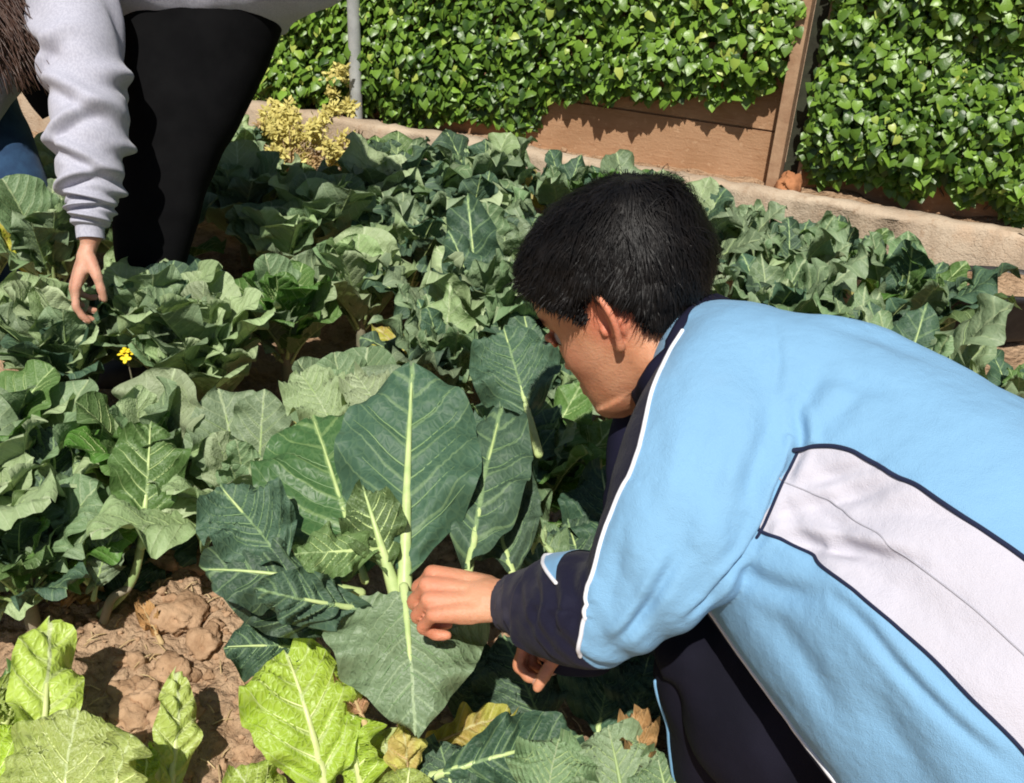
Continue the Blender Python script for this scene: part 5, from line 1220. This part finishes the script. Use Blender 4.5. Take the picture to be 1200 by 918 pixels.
# sleeve with heavy bunched folds
FOLDS = ((.20, .3, .012, .03, .10), (.31, .4, .014, .022, -.05), (.395, 1.3, .016, .020, .055), (.48, 1.2, .016, .020, -.05), (.56, 1.6, .016, .018, .045), (.635, 1.2, .017, .017, -.03), (.705, 1.7, .015, .016, .03), (.77, 1.3, .015, .015, -.02), (.825, 1.5, .013, .013, .015))
def sfold(u, v):
    d = 0*u
    for uc, vc, amp, w_, tl in FOLDS:
        for vs_ in (vc, vc-pi):
            dv = wrap(v-vs_); ul = uc+tl*np.sin(dv*1.1); d = d+amp*(np.exp(-((u-ul)/w_)**2)-.55*np.exp(-((u-ul-w_*1.7)/(w_*.8))**2))*np.exp(-(dv/1.35)**2)
    return d - .010*sstep(.86, .885, u)
wsl = Loft([((35, -75), (118, -70), 2.05, 2.05, .075), ((28, -10), (134, -8), 2.0, 2.02, .088), ((44, 45), (140, 45), 1.97, 1.99, .088), ((56, 90), (145, 92), 1.95, 1.97, .082), ((62, 140), (147, 140), 1.94, 1.95, .076), ((68, 185), (144, 185), 1.94, 1.94, .068), ((76, 225), (138, 225), 1.94, 1.94, .058), ((84, 245), (130, 245), 1.94, 1.94, .046), ((84, 268), (127, 268), 1.94, 1.94, .040), ((85, 281), (127, 280), 1.94, 1.94, .038)], 240, 110)
o_, g_ = cloth(wsl, 'sleeve', 'heather', so_, .004, 8, sfold, 1.)
wsf = Loft([((20, -90), (90, -95), 2.35, 2.35, .08), ((0, -20), (80, -20), 2.42, 2.42, .08), ((-30, 60), (45, 60), 2.45, 2.45, .07), ((-60, 130), (0, 130), 2.45, 2.45, .055), ((-80, 180), (-35, 180), 2.45, 2.45, .045)], 80, 60)
cloth(wsf, 'sleeve', 'heather', so_, .008, 12)
# body
hf2 = nrm([-.75, -.1, -.62]); hu2_ = nrm([-.55, -.1, .6]); hu2 = nrm(hu2_-hf2*(hu2_ @ hf2)); hl2 = np.cross(hu2, hf2); HC2 = U(-62, -60, 2.08)
hs2, hg2, hl2o, hw = make_head(HC2, hf2, hu2, hl2, .225)
W3 = U(103, 292, 1.945)
h3, n3 = make_hand(W3, U(90, 330, 1.95)-W3, nrm(-RT*.85-FW*.5+UP*.2), -RT*.3-FW, .90, ((18, 30, 20), (24, 36, 25), (30, 42, 25), (38, 48, 30)), .06, (.45, .5), .023)
W4 = wsf.c[-1]
h4, n4 = make_hand(W4, [-.2, .05, -.9], [-.3, -.7, 0], [.8, -.3, 0], .92, ((20, 30, 20),)*4, .1)
sol = hs2+h3+h4+[wl.solid(.82), wl2.solid(.82), ws.solid(.8), tube(wsl.c[::10], np.maximum(np.linalg.norm(wsl.a[::10], axis=1)*.55, .023), 16), tube(wsf.c[::8], np.maximum(np.linalg.norm(wsf.a[::8], axis=1)*.5, .023), 16), limb([hw(-.12, 0, .25), ws.c[-1]], [.05, .055], 10)]
bo2 = link('body', build_body(sol, .004, 'body', 2), wd, [MAT['skin_pale']]); nail_obj(n3+n4, bo2)
# long loose hair: cap and locks hanging towards the ground
ins2 = lambda x, z, y: np.minimum(np.maximum(.02-x, z-.055), np.maximum(z+.06, -.02-x)*2)
(cV, cF), (sV, sF) = hair_on(hg2, hl2o, None, .225, HC2, hf2, hu2, hl2, (-.1, 0, .52), 2500, .05, .006, 4, .003, .014, np.array([0, 0, -.4]), .004, ins2)
m = MB(); m.add(cV, cF); m.add(sV, sF); r = np.random.default_rng(12)
for q in range(700):
    s_ = r.choice([-1, 1]); b = hw(r.uniform(-.35, .2), s_*r.uniform(.2, .33), r.uniform(.35, .8))
    e = U(r.uniform(-60, 30) if r.random() < .8 else r.uniform(25, 60), r.uniform(40, 112) if r.random() < .7 else r.uniform(10, 60), r.uniform(1.9, 2.1)); mid_p = b*.5+e*.5+[r.normal(0, .02), r.normal(0, .02), .04]
    P = catmull([b, mid_p, e], 9); V, F = tube(P, np.linspace(.0022, .0008, 9), 4, False); m.add(V, F)
link('hair', m.mesh('hair'), wd, [MAT['hair_brown']])
for s in (-1, 1):
    V, F = ellipsoid(hw(.345, s*.135, .495), np.stack([hf2, hl2, hu2]), np.array([.058]*3)*.225, 16, 10); eo = link('eye', np_mesh('eye', V, F), wd, [MAT['eye_white']])
    V, F = ellipsoid(hw(.392, s*.135, .485), np.stack([hf2, hl2, hu2]), np.array([.014, .026, .026])*.225, 12, 8); link('iris', np_mesh('iris', V, F), eo, [MAT['iris']])
for L_ in (wl, wl2):
    a = L_.c[-1]; f_ = nrm([-1, -.2, 0]); P = [np.array([a[0], a[1], 0])+f_*x+[0, 0, z] for x, z in ((-.06, .04), (0, .05), (.08, .04), (.15, .028))]
    V, F = tube(P, [.035, .042, .04, .025], 16, True, 16, .9, [0, 0, 1.]); link('shoe', np_mesh('shoe', V, F), wd, [MAT['shoe']])

# ================================================================== second person, mostly out of the frame
p2 = empty('person', (*U(-40, 260, 2.7)[:2], 0), 'person in dark top and blue jeans at the left edge, behind the grey sleeve', 'person')
j1 = Loft([((-110, 20), (-15, 60), 2.6, 2.55, .12), ((-80, 90), (3, 100), 2.6, 2.56, .10), ((-55, 160), (34, 165), 2.6, 2.57, .085), ((-30, 230), (56, 232), 2.6, 2.58, .075), ((-30, 300), (52, 300), 2.66, 2.66, .06), ((-30, 380), (35, 380), 2.75, 2.75, .05), ((-25, 430), (30, 430), 2.8, 2.8, .048)], 90, 60)
jo, jg = cloth(j1, 'jeans', 'denim', p2, .006, 21)
j2 = Loft([((-190, 20), (-80, 50), 2.7, 2.7, .11), ((-190, 120), (-95, 125), 2.75, 2.75, .09), ((-180, 230), (-105, 230), 2.8, 2.8, .07), ((-170, 330), (-110, 330), 2.9, 2.9, .055), ((-165, 410), (-115, 410), 2.97, 2.97, .05)], 70, 50)
link('jeans_leg', cloth_mesh('jeans_leg', j2.pts()), jo, [MAT['denim']])
t1 = Loft([((-200, 70), (-20, 90), 2.66, 2.5, .15), ((-190, -40), (5, 20), 2.66, 2.5, .17), ((-150, -150), (30, -80), 2.62, 2.5, .17), ((-120, -230), (0, -190), 2.6, 2.5, .13), ((-100, -270), (-50, -250), 2.6, 2.55, .06)], 70, 70)
to_, _ = cloth(t1, 'dark_top', 'black', p2, .008, 30)
ar = Loft([((-20, -60), (45, -60), 2.45, 2.45, .06), ((0, 20), (58, 15), 2.42, 2.42, .055), ((18, 85), (62, 65), 2.42, 2.42, .05), ((34, 118), (72, 95), 2.43, 2.43, .042), ((52, 140), (84, 118), 2.45, 2.45, .036)], 70, 50)
cloth(ar, 'sleeve', 'black', to_, .006, 33)
W5 = ar.c[-1]; h5, n5 = make_hand(W5, ar.c[-1]-ar.c[-6], [0, -1, .3], [0, 0, 1.], .92, ((20, 30, 20),)*4, .1)
hf3 = nrm([.3, -.8, -.4]); hu3 = nrm([.1, -.3, 1]-hf3*(np.array([.1, -.3, 1]) @ hf3)); hs3, hg3, hlo3, _w = make_head(U(-95, -320, 2.55), hf3, hu3, np.cross(hu3, hf3), .225)
sol = hs3+h5+[t1.solid(.82), j1.solid(.82), j2.solid(.82), tube(ar.c[::8], .028, 14), limb([U(-95, -300, 2.56), t1.c[-1]], [.05, .055], 10)]
bo3 = link('body', build_body(sol, .0055, 'body', 2), p2, [MAT['skin_pale']])
(cV, cF), (sV, sF) = hair_on(hg3, hlo3, None, .225, U(-95, -320, 2.55), hf3, hu3, np.cross(hu3, hf3), (-.2, 0, .45), 1500, .04, .006, 4, .003, .014, (0, 0, -.2), .004, ins2)
m = MB(); m.add(cV, cF); m.add(sV, sF); link('hair', m.mesh('hair'), p2, [MAT['hair']])
for L_ in (j1, j2):
    a = L_.c[-1]; f_ = nrm([.4, -1, 0]); P = [np.array([a[0], a[1], 0])+f_*x+[0, 0, z] for x, z in ((-.06, .04), (0, .05), (.08, .04), (.15, .028))]
    V, F = tube(P, [.035, .042, .04, .025], 16, True, 16, .9, [0, 0, 1.]); link('shoe', np_mesh('shoe', V, F), p2, [MAT['shoe']])
